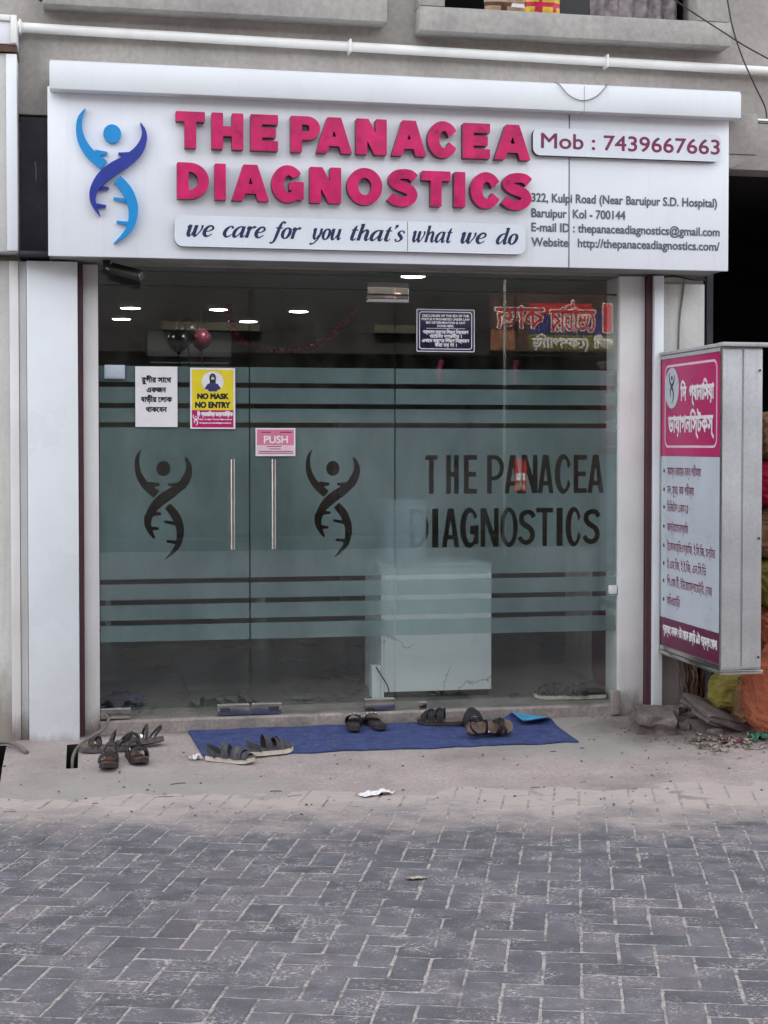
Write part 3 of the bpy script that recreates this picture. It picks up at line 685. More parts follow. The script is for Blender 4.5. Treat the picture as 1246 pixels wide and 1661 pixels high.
# pillars, jambs and trims
box('pillar', -.308, -.037, -.15, .20, .03, 2.70, 'pillar_white', bld, .004)
box('pillar_trim', -.035, -.011, -.07, .20, .03, 2.70, 'maroon', bld)
box('pillar_trim', -.349, -.312, -.10, .20, .03, 2.70, 'jamb_white', bld)
box('door_jamb', -.009, .074, -.035, .20, .03, 2.70, 'jamb_white', bld, .003)
box('door_jamb', 3.112, 3.268, -.035, .20, .03, 2.70, 'jamb_white', bld, .003)
box('pillar_trim', 3.271, 3.301, -.07, .20, .03, 2.70, 'maroon', bld)
box('pillar', 3.304, 3.362, -.10, .20, .03, 2.70, 'pillar_white', bld, .003)
box('side_wall', 3.365, 3.50, -.02, .22, -.02, 2.70, 'side_wall', bld)
box('side_wall', 3.503, 3.655, .012, .20, .9, 2.70, 'old_white_wall', bld); box('side_wall', 3.503, 3.60, -.018, .20, -.02, .897, 'side_wall', bld)
box('side_wall', 3.365, 3.64, -.045, -.022, 2.08, 2.66, 'old_white_wall', bld, .004)
box('beam_end', 3.664, 3.845, -.33, -.004, 3.385, 3.62, 'plaster', bld, .006)
mesh_obj('beam_haunch', [(3.664, -.32, 3.383), (3.84, -.32, 3.383), (3.664, -.32, 3.30), (3.664, -.01, 3.383), (3.84, -.01, 3.383), (3.664, -.01, 3.30)], [(0, 2, 1), (3, 4, 5), (0, 3, 5, 2), (2, 5, 4, 1), (0, 1, 4, 3)], 'plaster', bld)
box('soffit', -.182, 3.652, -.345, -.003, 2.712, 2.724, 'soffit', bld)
# threshold
V = []; F = []; n = 150
for k in range(n + 1):
    x = .076 + (3.110 - .076) * k / n
    j = .006 * nz(x, 0, 9, 5) + .005 * nz(x, 0, 31, 5); d = max(0, nz(x, 1, 5, 9) - .15) * .05
    V += [(x, .30, .160), (x, -.028 + j, .158 - d * .5), (x, -.040 + j, .147 - d), (x, -.046 + j * 1.6, .05)]
for k in range(n):
    for q in range(3): a = 4 * k + q; F.append((a, a + 1, a + 5, a + 4))
mesh_obj('threshold', V, F, 'concrete', bld, True).data.set_sharp_from_angle(angle=R(40))
# gap between the two sign boards, its shade deepened by dark-coloured sheets
box('gap_shade_lining', -.345, -.189, .25, .27, 2.3, 3.60, 'dark_gap', bld)
box('gap_shade_lining', -.345, -.189, -.30, -.02, 2.72, 2.735, 'dark_gap', bld)
box('gap_shade_board', -.343, -.191, -.02, -.006, 2.74, 3.50, 'dark_gap', bld)
tag(tube('cable_stub', [(-.262, -.026, 3.26), (-.257, -.03, 3.21), (-.259, -.026, 3.15)], .005, 'grey_cable', bld, 6))

# ---- the room behind the glass
room = thing('clinic_room', 'dim reception room seen through the glass front of the clinic', 'room', (1.6, 2.5, .16))
box('room_floor', -.3, 3.6, .301, 5.6, .05, .158, 'tile_floor', room)
# floor tile joints: tiles as separate low slabs close to the glass
for i in range(6):
    for j in range(4):
        x0 = .02 + i * .6; y0 = .305 + j * .6
        box('floor_tile', max(x0, -.25) + .002, min(x0 + .598, 3.22), y0, y0 + .597, .1585, .1625 + .0006 * random.random(), 'tile_floor', room)
box('room_ceiling', -.3, 3.6, .225, 5.6, 2.755, 2.80, 'room_ceiling', room)
box('back_wall', -.3, 3.6, 5.6, 5.7, .05, 2.80, 'room_wall', room)
box('room_wall', -.35, -.3, .21, 5.7, .05, 2.80, 'room_wall', room)
box('room_wall', 3.25, 3.36, .225, 1.39, .05, 2.75, 'wood_dark', room)
box('room_wall', 3.60, 3.66, 1.25, 5.7, .05, 2.80, 'room_wall', room)
box('wall_panel', 3.236, 3.248, .40, .82, .20, 1.0, 'maroon', room); box('wall_panel', 3.232, 3.248, .83, 1.385, .165, 1.0, 'side_wall', room)
box('partition', .0, 1.05, 4.3, 4.36, .164, 2.1, 'room_wall', room)
box('doorway', 1.55, 2.35, 5.585, 5.599, .165, 2.15, 'wood_dark', room)
lampspots = [(.345, 3.2), (.30, 4.25), (1.02, 3.2), (1.645, 3.25), (2.0, .62), (1.36, 4.3)]
lab = ['round lit ceiling downlight nearest the left wall in the front row', 'round lit ceiling downlight set behind at the left wall', 'round lit ceiling downlight above the hanging balloons',
       'round lit ceiling downlight in the middle of the room', 'round lit ceiling downlight right behind the steel patch fitting above the doors', 'small far lit ceiling downlight deep in the room beside the red garland']
for (x, y), l in zip(lampspots, lab):
    t = thing('downlight', l, 'ceiling light', (x, y, 2.755), 0, 'ceiling downlights in the reception')
    MB().lathe([(.088, 0), (.09, -.006), (.076, -.010), (.074, -.004)], (x, y, 2.754), 'z', 24).obj('rim', 'ac_white', t, True)
    MB().lathe([(.072, 0), (.072, -.010), (.05, -.012)], (x, y, 2.752), 'z', 24).obj('lens', 'lamp', t)
# reception desk
t = thing('reception_desk', 'pale reception desk with a plain panelled front just inside the glass', 'desk', (2.1, .6, .164))
box('front_panel', 1.775, 2.446, .40, .42, .20, .955, 'desk_white', t, .003)
box('side_panel', 1.757, 1.773, .40, .95, .166, .955, 'desk_white', t); box('side_panel', 2.43, 2.446, .423, .95, .20, .955, 'desk_white', t)
box('plinth', 1.79, 2.43, .415, .95, .165, .198, 'black_plastic', t)
box('desk_top', 1.755, 2.449, .397, 1.0, .957, .975, 'desk_white', t, .004)
box('corner_block', 1.70, 1.755, .40, .5, .166, .36, 'desk_white', t, .003)
t = thing('storage_box', 'white storage box standing on the reception desk behind the word on the glass', 'box', (1.95, .6, .986))
box('body', 1.80, 2.05, .46, .8, .977, 1.34, 'face_grey', t, .006); box('lid', 1.792, 2.058, .452, .81, 1.342, 1.362, 'face_grey', t, .005)
tag(tube('hanging_cable', curve_pts([(1.72, .38, .36), (1.75, .375, .31), (1.79, .37, .24), (1.80, .36, .18)]), .004, 'cable'), 'thin dark cable trailing down the corner of the reception desk', 'cable')
# air conditioner
t = thing('air_conditioner', 'white split air conditioner high on the back wall of the room', 'air conditioner', (.93, 5.5, 2.55))
MB().box(.55, 1.32, 5.36, 5.597, 2.50, 2.735, .02).obj('casing', 'ac_white', t, True)
box('air_vent', .57, 1.30, 5.34, 5.359, 2.41, 2.485, 'black_plastic', t); box('louver', .58, 1.29, 5.32, 5.338, 2.44, 2.452, 'ac_white', t)
# balloons
def balloon(x, y, z, r, mat, label):
    t = thing('balloon', label, 'balloon', (x, y, z), 0, 'balloons hung from the ceiling')
    prof = [(.001, r * 1.1)] + [(r * math.sin(a) * (1 if a < 1.6 else 1 - .1 * (a - 1.6)), r * 1.1 * math.cos(a)) for a in np.linspace(.15, 3.0, 12)] + [(.012, -r * 1.14), (.02, -r * 1.22)]
    MB().lathe(prof, (x, y, z), 'z', 18).obj('skin', mat, t, True)
    tube('ribbon', [(x, y, z - r * 1.2), (x + .01, y, z - r * 1.2 - .1), (x - .005, y, z - r * 1.2 - .25)], .005, mat, t, 5)
    tube('string', [(x, y, z + r), (x, y, 2.75)], .002, 'cable', t, 4)
balloon(.80, 3.5, 2.60, .095, 'balloon_dark', 'black balloon hanging highest of the three by the air conditioner')
balloon(.72, 3.4, 2.515, .085, 'balloon_dark', 'black balloon hanging lowest, in front of the air conditioner')
balloon(.90, 3.45, 2.535, .078, 'balloon_pink', 'dusky pink balloon hanging beside two black balloons')
# tinsel garland
t = thing('tinsel_garland', 'red tinsel garland swagged across the room below the ceiling', 'garland', (1.5, 2.6, 2.5))
pts = curve_pts([(1.05, 2.8, 2.74), (1.08, 2.7, 2.55), (1.17, 2.6, 2.45), (1.38, 2.5, 2.40), (1.62, 2.5, 2.42), (1.76, 2.55, 2.50), (1.90, 2.6, 2.60), (2.0, 2.7, 2.745)], 10)
mb = MB(); rr = random.Random(3)
for p in pts:
    for _ in range(14):
        d = Vector((rr.gauss(0, 1), rr.gauss(0, 1), rr.gauss(0, 1))).normalized() * .035; a = p + Vector((rr.uniform(-.02, .02), 0, 0)); s = Vector((rr.gauss(0, .004), rr.gauss(0, .004), .004))
        mb.add([a - s, a + d, a + s], [(0, 1, 2)])
mesh_obj('fringe', mb.v, mb.f, 'tinsel_red', t); tube('cord', pts, .004, 'tinsel_red', t, 5)
# rag on the floor inside
def blob(name, c, rx, ry, rz, mat, seed, parent=None, amp=.25, sub=4, freq=2.2, flat=-.9, local=False, fold=0):
    b = bmesh.new(); bmesh.ops.create_icosphere(b, subdivisions=sub, radius=1)
    for v in b.verts:
        n0 = v.co.copy(); k = 1 + amp * noise.fractal(n0 * freq + Vector((seed, seed * .7, 0)), 1.0, 2.0, 4)
        if fold: k += fold * math.sin(n0.z * 19 + 3 * noise.noise(n0 * 2 + Vector((seed, 0, 0)))) * (1 - abs(n0.z))
        p = n0 * k; p.z = max(p.z, flat); v.co = (c[0] + p.x * rx, c[1] + p.y * ry, c[2] + p.z * rz)
    me = [v.co[:] for v in b.verts], [[x.index for x in f.verts] for f in b.faces]; b.free()
    return mesh_obj(name, me[0], me[1], mat, parent, True, local)
tag(blob('cleaning_rag', (.21, .42, .19), .13, .08, .05, 'rag_navy', 4, amp=.5, flat=-.5), 'crumpled navy rag on the floor just inside the glass door', 'rag')

# ================================================================ GLASS FRONT
gf = thing('glass_storefront', 'frameless glass shop front with frosted film and steel patch fittings', 'glass front', (1.6, 0, .16))
STR_TOP = [2.040, 1.922, 1.814]; STR_LOW = [.932, .815, .700]; SH = .0145
def film(name, x0, x1, cut, parent):
    edges = [2.143] + [e for z in STR_TOP + STR_LOW for e in (z + SH, z - SH)] + [.594]
    V = []; F = []
    for k in range(0, len(edges), 2):
        zt, zb = edges[k], edges[k + 1]
        if k == 6:
            h = .004; G = Grid(x0, zb, x1, zt, h, -1e3); G.put([rect(x0, zb, x1, zt)]); cut(G); v, f = G.mesh(0); o = len(V); V += v; F += [tuple(i + o for i in q) for q in f]
        else:
            o = len(V); V += [(x0, zb, 0), (x1, zb, 0), (x1, zt, 0), (x0, zt, 0)]; F.append((o, o + 1, o + 2, o + 3))
    return place(name, (V, F), (0, .0065, 0), FX, FZ, 'film', parent)
def cut_emblem(x0, z0, hgt, sx):
    def c(G):
        for q in ('arm', 'leg', 'head'): G.put([xf(EMBLEM[q], x0, z0, hgt, sx)], 'sub')
        G.put([xf(EMBLEM['strand'], x0, z0, hgt, sx)], 'sub', grow=.006)
        # restore a thin film line on both sides of the crossing strand
        H = Grid(G.x[0], G.y[0], G.x[-1] + 1e-9, G.y[-1] + 1e-9, G.h); H.put([xf(EMBLEM['strand'], x0, z0, hgt, sx)], 'add', grow=.009); H2 = Grid(G.x[0], G.y[0], G.x[-1] + 1e-9, G.y[-1] + 1e-9, G.h); H2.put([xf(EMBLEM['strand'], x0, z0, hgt, sx)], 'add', grow=.001)
        ring = np.minimum(H.f, -np.clip(H2.f, -1e3, 1e3)); ny, nx_ = min(ring.shape[0], G.f.shape[0]), min(ring.shape[1], G.f.shape[1])
        X, Z = np.meshgrid(G.x, G.y); near = (abs(Z - (z0 + .565 * hgt)) < .10) & (abs(X - (x0 + .24 * hgt)) < .12)
        G.f[:ny, :nx_] = np.where(near[:ny, :nx_], np.maximum(G.f[:ny, :nx_], ring[:ny, :nx_]), G.f[:ny, :nx_])
        for r_, _k in EMBLEM['rungs']: G.put([xf(r_, x0, z0, hgt, sx)], 'sub', grow=.002)
    return c
def cut_words(G):
    row1 = [('T', 225, 280), ('H', 318, 374), ('E', 397, 455), ('P', 500, 577), ('A', 578, 655), ('N', 655, 727), ('A', 728, 800), ('C', 805, 882), ('E', 892, 952), ('A', 955, 1030)]
    row2 = [('D', 168, 250), ('I', 265, 292), ('A', 308, 383), ('G', 386, 468), ('N', 476, 556), ('O', 562, 640), ('S', 643, 717), ('T', 722, 797), ('I', 812, 840), ('C', 852, 925), ('S', 932, 1008)]
    def X1(p): return 1.941 + (p - 225) / (1030 - 225) * (3.030 - 1.941)
    def X2(p): return 1.849 + (p - 168) / (1008 - 168) * (3.008 - 1.849)
    for L, a, b in row1: put_glyph(G, L, X1(a), X1(b), 1.416, 1.642, .125, .125, True)
    for L, a, b in row2: put_glyph(G, L, X2(a), X2(b), 1.103, 1.330, .125, .125, True)
def pane(name, x0, x1, z0, z1, parent): return box(name, x0, x1, -.005, .005, z0, z1, 'glass', parent)
def patch(x0, x1, z0, z1, mat, parent, slot=False):
    m = MB(); m.box(x0, x1, -.022, -.0055, z0, z1, .003); m.box(x0, x1, .008, .022, z0, z1, .003)
    o = m.obj('patch_fitting', mat, parent, True)
    return o
dl = box('door', .078, .916, -.005, .005, .176, 2.590, 'glass', gf); dr = box('door', .921, 1.759, -.005, .005, .176, 2.590, 'glass', gf)
fp = box('fixed_pane', 1.764, 3.108, -.005, .005, .163, 2.590, 'glass', gf)
box('transom_pane', .078, 1.759, -.005, .005, 2.595, 2.698, 'glass', gf); box('transom_pane', 1.764, 3.108, -.005, .005, 2.595, 2.698, 'glass', gf)
box('head_channel', .078, 3.108, .008, .03, 2.588, 2.598, 'seam_dark', gf)
film('frosted_film', .079, .915, cut_emblem(.274, 1.052, .632, .95), dl)
film('frosted_film', .922, 1.758, cut_emblem(1.243, 1.050, .632, .93), dr)
film('frosted_film', 1.765, 3.107, cut_words, fp)
for par, x in ((dl, .816), (dr, 1.048)):
    m = MB(); m.tube([(x, -.062, 1.112), (x, -.062, 1.621)], .0155, 14)
    for z in (1.20, 1.535): m.tube([(x, -.055, z), (x, -.006, z)], .008, 8)
    m.obj('handle', 'steel', par, True)
patch(.729, .912, .167, .225, 'steel', dl); patch(.079, .246, .166, .222, 'steel', dl)
patch(.925, 1.096, .167, .225, 'steel', dr); patch(1.578, 1.757, .167, .232, 'steel', dr)
for x0, x1, par in ((.745, .80, dl), (1.02, 1.08, dr)):
    box('lock_plate', x0, x1, -.0255, -.0225, .182, .208, 'seam_dark', par)
patch(1.597, 1.838, 2.522, 2.636, 'polished_steel', gf)
box('glass_clip', 1.898, 1.948, -.018, -.0055, .165, .205, 'steel', gf, .003)
m = MB().box(3.06, 3.111, -.07, -.037, .10, .245, .006).obj('corner_stop', 'concrete', gf, True)
box('latch_box', 3.055, 3.105, -.03, -.0055, .815, .865, 'pvc', gf, .004)

# ---- notices on the glass
t = thing('paper_notice', 'white paper notice with four lines of black handwriting-like Bengali print on the left glass door', 'notice', (.39, -.006, 1.80))
box('sheet', .277, .511, -.0075, -.0062, 1.802, 2.141, 'paper', t)
bl = [('রুগীর সােথ', .10), ('একজন', .065), ('বাড়ীর েলাক', .105), ('থাকেবন', .07)]
bz = [2.052, 1.996, 1.942, 1.886]
def ben(s, x0, x1, zb, hgt, grow=0): return dict(s=s, x0=x0, x1=x1, y0=zb, y1=zb + hgt, ref=BEN, grow=grow)
place('lettering', text_mesh([ben(s, .394 - hw * .82, .394 + hw * .82, z, .026, .0016) for (s, hw), z in zip(bl, bz)], .0022), (0, -.0082, 0), FX, FZ, 'black_print', t)

t = thing('mask_poster', 'yellow and magenta NO MASK NO ENTRY poster on the left glass door', 'poster', (.71, -.006, 1.79))
box('sheet', .582, .836, -.0075, -.0062, 1.792, 2.136, 'white_print', t)
def flat(name, c_add, h, y, mat, parent, sub=None):
    a = np.concatenate(c_add); G = Grid(a[:, 0].min() - 2 * h, a[:, 1].min() - 2 * h, a[:, 0].max() + 2 * h, a[:, 1].max() + 2 * h, h)
    for c in c_add: G.put([c])
    for c in sub or []: G.put([c], 'sub')
    return place(name, G.mesh(0), (0, y, 0), FX, FZ, mat, parent)
mesh_obj('yellow_field', [(.592, -.0080, 1.898), (.826, -.0080, 1.898), (.826, -.0080, 2.126), (.592, -.0080, 2.126)], [(0, 1, 2, 3)], 'yellow_print', t)
mesh_obj('magenta_band', [(.592, -.0080, 1.800), (.826, -.0080, 1.800), (.826, -.0080, 1.8975), (.592, -.0080, 1.8975)], [(0, 1, 2, 3)], 'face_magenta', t)
flat('portrait_disc', [ell(.709, 2.058, .062, .058)], .003, -.0086, 'white_print', t)
flat('portrait_hair', [ell(.709, 2.079, .019, .026), rect(.692, 2.046, .726, 2.08)], .002, -.0092, 'black_print', t)
flat('portrait_clothes', [np.array([(.662, 2.018), (.680, 2.045), (.700, 2.052), (.718, 2.052), (.738, 2.045), (.756, 2.018), (.737, 2.012), (.730, 2.003), (.688, 2.003), (.682, 2.012)])], .002, -.0098, 'banner_blue', t)
flat('portrait_face', [ell(.709, 2.083, .010, .013)], .002, -.0102, 'footbed_tan', t)
flat('portrait_mask', [ell(.709, 2.0765, .0095, .0075)], .002, -.0107, 'face_grey', t)
place('lettering', text_mesh([dict(s='NO MASK', x0=.624, x1=.796, y0=1.962, y1=1.990, ref=CAP, grow=.0028), dict(s='NO ENTRY', x0=.612, x1=.806, y0=1.912, y1=1.942, ref=CAP, grow=.0028)], .0024), (0, -.0088, 0), FX, FZ, 'black_print', t)
place('lettering', text_mesh([ben('িদ প্যানািসয়া ডায়াগনিস্টক', .622, .822, 1.864, .020, .0014), dict(s='322, Kulpi Road Baruipur', x0=.626, x1=.818, y0=1.842, y1=1.850, ref=CAP, grow=.0006), dict(s='thepanaceadiagnostics', x0=.632, x1=.812, y0=1.822, y1=1.830, ref=CAP, grow=.0006)], .002), (0, -.0088, 0), FX, FZ, 'white_print', t)
place('emblem', (lambda G: (G.put([xf(EMBLEM['arm'], .598, 1.812, .06)], 'add', .0012), G.put([xf(EMBLEM['strand'], .598, 1.812, .06)], 'add', .0012), G.put([xf(EMBLEM['leg'], .598, 1.812, .06)], 'add', .0012), G.put([xf(EMBLEM['head'], .598, 1.812, .06)]), G)[-1])(Grid(.59, 1.80, .635, 1.88, .002)).mesh(0), (0, -.0088, 0), FX, FZ, 'white_print', t)

t = thing('push_sticker', 'small pink and white PUSH sticker above the right door handle', 'sticker', (1.06, -.006, 1.64))
box('sheet', .951, 1.179, -.0072, -.0062, 1.638, 1.797, 'white_print', t, .0)
mesh_obj('pink_field', [(.959, -.0076, 1.70), (1.171, -.0076, 1.70), (1.171, -.0076, 1.789), (.959, -.0076, 1.789)], [(0, 1, 2, 3)], 'pink_print', t)
mesh_obj('pale_field', [(.959, -.0076, 1.646), (1.171, -.0076, 1.646), (1.171, -.0076, 1.6997), (.959, -.0076, 1.6997)], [(0, 1, 2, 3)], 'pale_pink', t)
place('lettering', text_mesh([dict(s='PUSH', x0=1.0, x1=1.135, y0=1.712, y1=1.752, ref=CAP, grow=.0016)], .0024), (0, -.0082, 0), FX, FZ, 'white_print', t)
mb = MB()
for z, a, b in ((1.690, 1.015, 1.10), (1.676, 1.03, 1.095), (1.662, .97, 1.165), (1.652, .97, 1.165)): mb.add([(a, -.0082, z), (b, -.0082, z), (b, -.0082, z + .0045), (a, -.0082, z + .0045)], [(0, 1, 2, 3)])
for a, b in ((.985, 1.04), (1.09, 1.16)): mb.add([(a, -.0083, 1.770), (b, -.0083, 1.770), (b, -.0083, 1.776), (a, -.0083, 1.776)], [(0, 1, 2, 3)])
tag(mesh_obj('ruled_print', mb.v, mb.f, 'maroon_print', t), kind='stuff')

t = thing('notice_board', 'dark navy notice with white double border high on the fixed glass pane', 'notice', (2.06, -.006, 2.24))
box('board', 1.884, 2.234, -.010, -.0062, 2.240, 2.490, 'navy_board', t, .002)
def rrect(x0, z0, x1, z1, r): return np.concatenate([ell(x1 - r, z1 - r, r, r, 8, 0, 90), ell(x0 + r, z1 - r, r, r, 8, 90, 180), ell(x0 + r, z0 + r, r, r, 8, 180, 270), ell(x1 - r, z0 + r, r, r, 8, 270, 360)])
flat('border', [rrect(1.8855, 2.2415, 2.2325, 2.4885, .008)], .003, -.0106, 'white_print', t, [rrect(1.8905, 2.2465, 2.2275, 2.4835, .006)])
flat('border', [rrect(1.901, 2.256, 2.217, 2.474, .016)], .0025, -.0106, 'white_print', t, [rrect(1.906, 2.261, 2.212, 2.469, .012)])
en = [('DISCLOSURE OF THE SEX OF THE', .275), ('FOETUS IS PROHIBITED UNDER LAW', .285), ('SEX DETERMINATION IS NOT', .235), ('DONE HERE.', .10)]
it = [dict(s=s, x0=2.059 - wd / 2, x1=2.059 + wd / 2, y0=z, y1=z + .0125, ref=CAP, grow=.0008) for (s, wd), z in zip(en, (2.444, 2.424, 2.404, 2.385))]
be = [('গর্ভস্থ ভ্রূেণর িলঙ্গ িনর্ধারণ', .27), ('আইনত দণ্ডনীয় ।', .19), ('এখােন ভ্রূেণর িলঙ্গ িনর্ধারণ', .28), ('করা হয় না ।', .13)]
it += [ben(s, 2.059 - wd / 2, 2.059 + wd / 2, z, .017, .0011) for (s, wd), z in zip(be, (2.347, 2.322, 2.297, 2.272))]
place('lettering', text_mesh(it, .0018), (0, -.0108, 0), FX, FZ, 'white_print', t)
mesh_obj('rule', [(1.945, -.0108, 2.3755), (2.175, -.0108, 2.3755), (2.175, -.0108, 2.3785), (1.945, -.0108, 2.3785)], [(0, 1, 2, 3)], 'white_print', t)
t = thing('card_reader', 'small blank grey box fixed to the glass at the far edge of the left door', 'control box', (.16, -.006, 2.07))
box('casing', .107, .220, -.022, -.0062, 2.070, 2.147, 'face_grey', t, .004); box('cover', .114, .213, -.026, -.0225, 2.077, 2.140, 'face_grey', t, .002)

# ================================================================ MAIN SIGN
sg = thing('shop_sign', 'wide white shop sign with raised magenta letters and blue helix emblem over the glass front', 'sign', (1.7, -.35, 2.7))
box('sign_panel', -.187, 2.693, -.35, -.325, 2.706, 3.60, 'white_panel', sg, .003); box('sign_panel', 2.697, 3.656, -.35, -.325, 2.706, 3.60, 'white_panel', sg, .003)
box('side_return', -.186, -.170, -.324, -.002, 2.73, 3.60, 'white_panel', sg); box('side_return', 3.640, 3.655, -.324, -.002, 2.73, 3.60, 'white_panel', sg)
box('seam_strip', 2.6925, 2.6975, -.3515, -.3245, 2.71, 3.566, 'grey_print', sg)
box('fascia', -.174, 2.752, -.44, -.352, 3.568, 3.708, 'fascia_white', sg, .004); box('fascia', 2.7545, 3.690, -.44, -.352, 3.568, 3.708, 'fascia_white', sg, .004)
box('fascia_cap', -.172, 3.687, -.43, -.003, 3.710, 3.720, 'fascia_white', sg)
def letters(rows, z0, z1, st, sb):
    for L, x0, x1 in rows:
        h = .0045; o = .006
        G = Grid(x0 - .012, z0 - .012, x1 + .012, z1 + .012, h); put_glyph(G, L, x0 + o, x1, z0, z1, st, sb)
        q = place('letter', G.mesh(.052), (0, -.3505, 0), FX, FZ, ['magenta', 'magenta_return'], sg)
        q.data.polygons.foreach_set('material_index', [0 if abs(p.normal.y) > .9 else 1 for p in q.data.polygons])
letters([('T', .478, .640), ('H', .669, .846), ('E', .879, 1.034), ('P', 1.097, 1.264), ('A', 1.236, 1.441), ('N', 1.457, 1.634), ('A', 1.655, 1.857), ('C', 1.858, 2.037), ('E', 2.058, 2.219), ('A', 2.239, 2.453)], 3.292, 3.486, .318, .272)
letters([('D', .484, .661), ('I', .685, .751), ('A', .776, .985), ('G', .992, 1.174), ('N', 1.201, 1.380), ('O', 1.407, 1.609), ('S', 1.640, 1.803), ('T', 1.824, 1.994), ('I', 2.009, 2.078), ('C', 2.103, 2.284), ('S', 2.289, 2.457)], 3.020, 3.214, .318, .272)
def raised(name, c, h, depth, mat, parent, y=-.3505):
    G = Grid(c[:, 0].min() - 3 * h, c[:, 1].min() - 3 * h, c[:, 0].max() + 3 * h, c[:, 1].max() + 3 * h, h); G.put([c]); return place(name, G.mesh(depth), (0, y, 0), FX, FZ, mat, parent)
EX, EZ, EH = -.036, 2.772, .716
for q, mt in (('arm', 'light_blue'), ('leg', 'light_blue'), ('head', 'light_blue'), ('strand', 'dark_blue')):
    raised({'arm': 'emblem_arm', 'leg': 'emblem_leg', 'head': 'emblem_head', 'strand': 'emblem_strand'}[q], xf(EMBLEM[q], EX, EZ, EH, .985), .004, .030 if q != 'strand' else .036, mt, sg)
for r_, mt in EMBLEM['rungs']: raised('emblem_rung', xf(r_, EX, EZ, EH, .985), .003, .022, mt, sg)
# slogan plate
pl = raised('slogan_plate', rrect(.476, 2.768, 2.429, 2.936, .045), .006, .034, ['plate_white', 'seam_dark'], sg)
pl.data.polygons.foreach_set('material_index', [0 if abs(p.normal.y) > .9 else 1 for p in pl.data.polygons])
mesh_obj('plate_seam', [(1.7525, -.3852, 2.770), (1.7555, -.3852, 2.770), (1.7555, -.3852, 2.934), (1.7525, -.3852, 2.934)], [(0, 1, 2, 3)], 'seam_dark', pl)
ITAL = {   # serif italic letters as pen strokes (x, y, width), x-height 1, upright before slanting; second item is the advance
 'e': ([[(.12, .45, .06), (.42, .52, .07), (.62, .72, .12), (.50, .95, .10), (.28, .93, .13), (.10, .62, .20), (.11, .28, .20), (.27, .05, .14), (.46, .07, .08), (.66, .26, .05)]], .74),
 'c': ([[(.58, .78, .16), (.55, .93, .09), (.38, .97, .08), (.15, .70, .19), (.10, .32, .20), (.26, .05, .14), (.44, .06, .08), (.62, .25, .05)]], .70),
 'a': ([[(.62, .88, .08), (.44, .97, .08), (.18, .74, .17), (.08, .36, .20), (.18, .05, .15), (.36, .12, .07), (.54, .45, .06), (.64, .80, .06)], [(.66, 1.0, .19), (.66, .25, .19), (.71, .04, .12), (.80, .05, .06), (.92, .22, .04)]], .93),
 'd': ([[(.62, .88, .08), (.44, .97, .08), (.18, .74, .17), (.08, .36, .20), (.18, .05, .15), (.36, .12, .07), (.54, .45, .06), (.64, .80, .06)], [(.66, 1.52, .19), (.66, .25, .19), (.71, .04, .12), (.80, .05, .06), (.92, .22, .04)], [(.46, 1.47, .05), (.66, 1.50, .07)]], .93),
 'w': ([[(-.04, .80, .04), (.06, .96, .08), (.14, .97, .16)], [(.14, 1.0, .20), (.15, .30, .20), (.22, .04, .14), (.32, .04, .06), (.48, .45, .06), (.54, .95, .07)], [(.56, 1.0, .20), (.56, .30, .20), (.64, .04, .14), (.74, .05, .07), (.94, .48, .07), (1.0, .80, .11), (.95, 1.0, .12)]], 1.16),
 'r': ([[(-.02, .80, .04), (.07, .96, .08), (.16, .97, .14)], [(.16, 1.0, .19), (.16, 0, .19)], [(.18, .52, .05), (.33, .86, .08), (.47, .98, .13), (.58, .90, .19)]], .68),
 'f': ([[(.64, 1.36, .15), (.55, 1.50, .10), (.42, 1.46, .11), (.32, 1.10, .18), (.27, .40, .19), (.20, -.20, .15), (.06, -.44, .08), (-.08, -.36, .15)], [(.06, .95, .08), (.56, .95, .08)]], .60),
 'o': ([[(.36, .99, .07), (.16, .80, .16), (.09, .48, .20), (.16, .16, .16), (.34, .01, .07), (.54, .18, .16), (.62, .52, .20), (.56, .84, .16), (.36, .99, .07)]], .76),
 'y': ([[(-.02, .80, .04), (.07, .96, .08), (.14, .97, .14)], [(.15, 1.0, .20), (.16, .35, .20), (.26, .05, .13), (.38, .08, .06), (.60, .45, .06)], [(.68, 1.0, .17), (.68, .55, .16), (.56, .06, .11), (.32, -.32, .08), (.10, -.43, .10), (-.02, -.36, .15)]], .86),
 'u': ([[(-.02, .80, .04), (.07, .96, .08), (.14, .97, .14)], [(.15, 1.0, .20), (.15, .30, .20), (.22, .04, .14), (.37, .07, .06), (.60, .50, .06)], [(.69, 1.0, .20), (.69, .25, .20), (.75, .04, .12), (.84, .06, .06), (.94, .22, .04)]], .98),
 't': ([[(.30, 1.34, .05), (.22, 1.05, .16), (.20, .25, .19), (.28, .04, .13), (.40, .06, .07), (.50, .22, .04)], [(.02, .95, .07), (.47, .95, .07)]], .56),
 'h': ([[(-.03, 1.46, .05), (.14, 1.50, .07)], [(.14, 1.52, .19), (.14, 0, .19)], [(.16, .48, .05), (.36, .88, .09), (.52, .96, .13), (.61, .78, .18), (.61, .30, .20), (.66, .04, .12), (.76, .05, .06), (.87, .22, .04)]], .92),
 's': ([[(.53, .76, .11), (.47, .94, .07), (.29, .97, .08), (.15, .82, .13), (.22, .62, .18), (.40, .42, .18), (.46, .22, .14), (.31, .03, .08), (.12, .04, .07), (.05, .22, .11)]], .60),
 '’': ([[(.12, 1.50, .18), (.14, 1.36, .14), (.04, 1.16, .03)]], .28)}
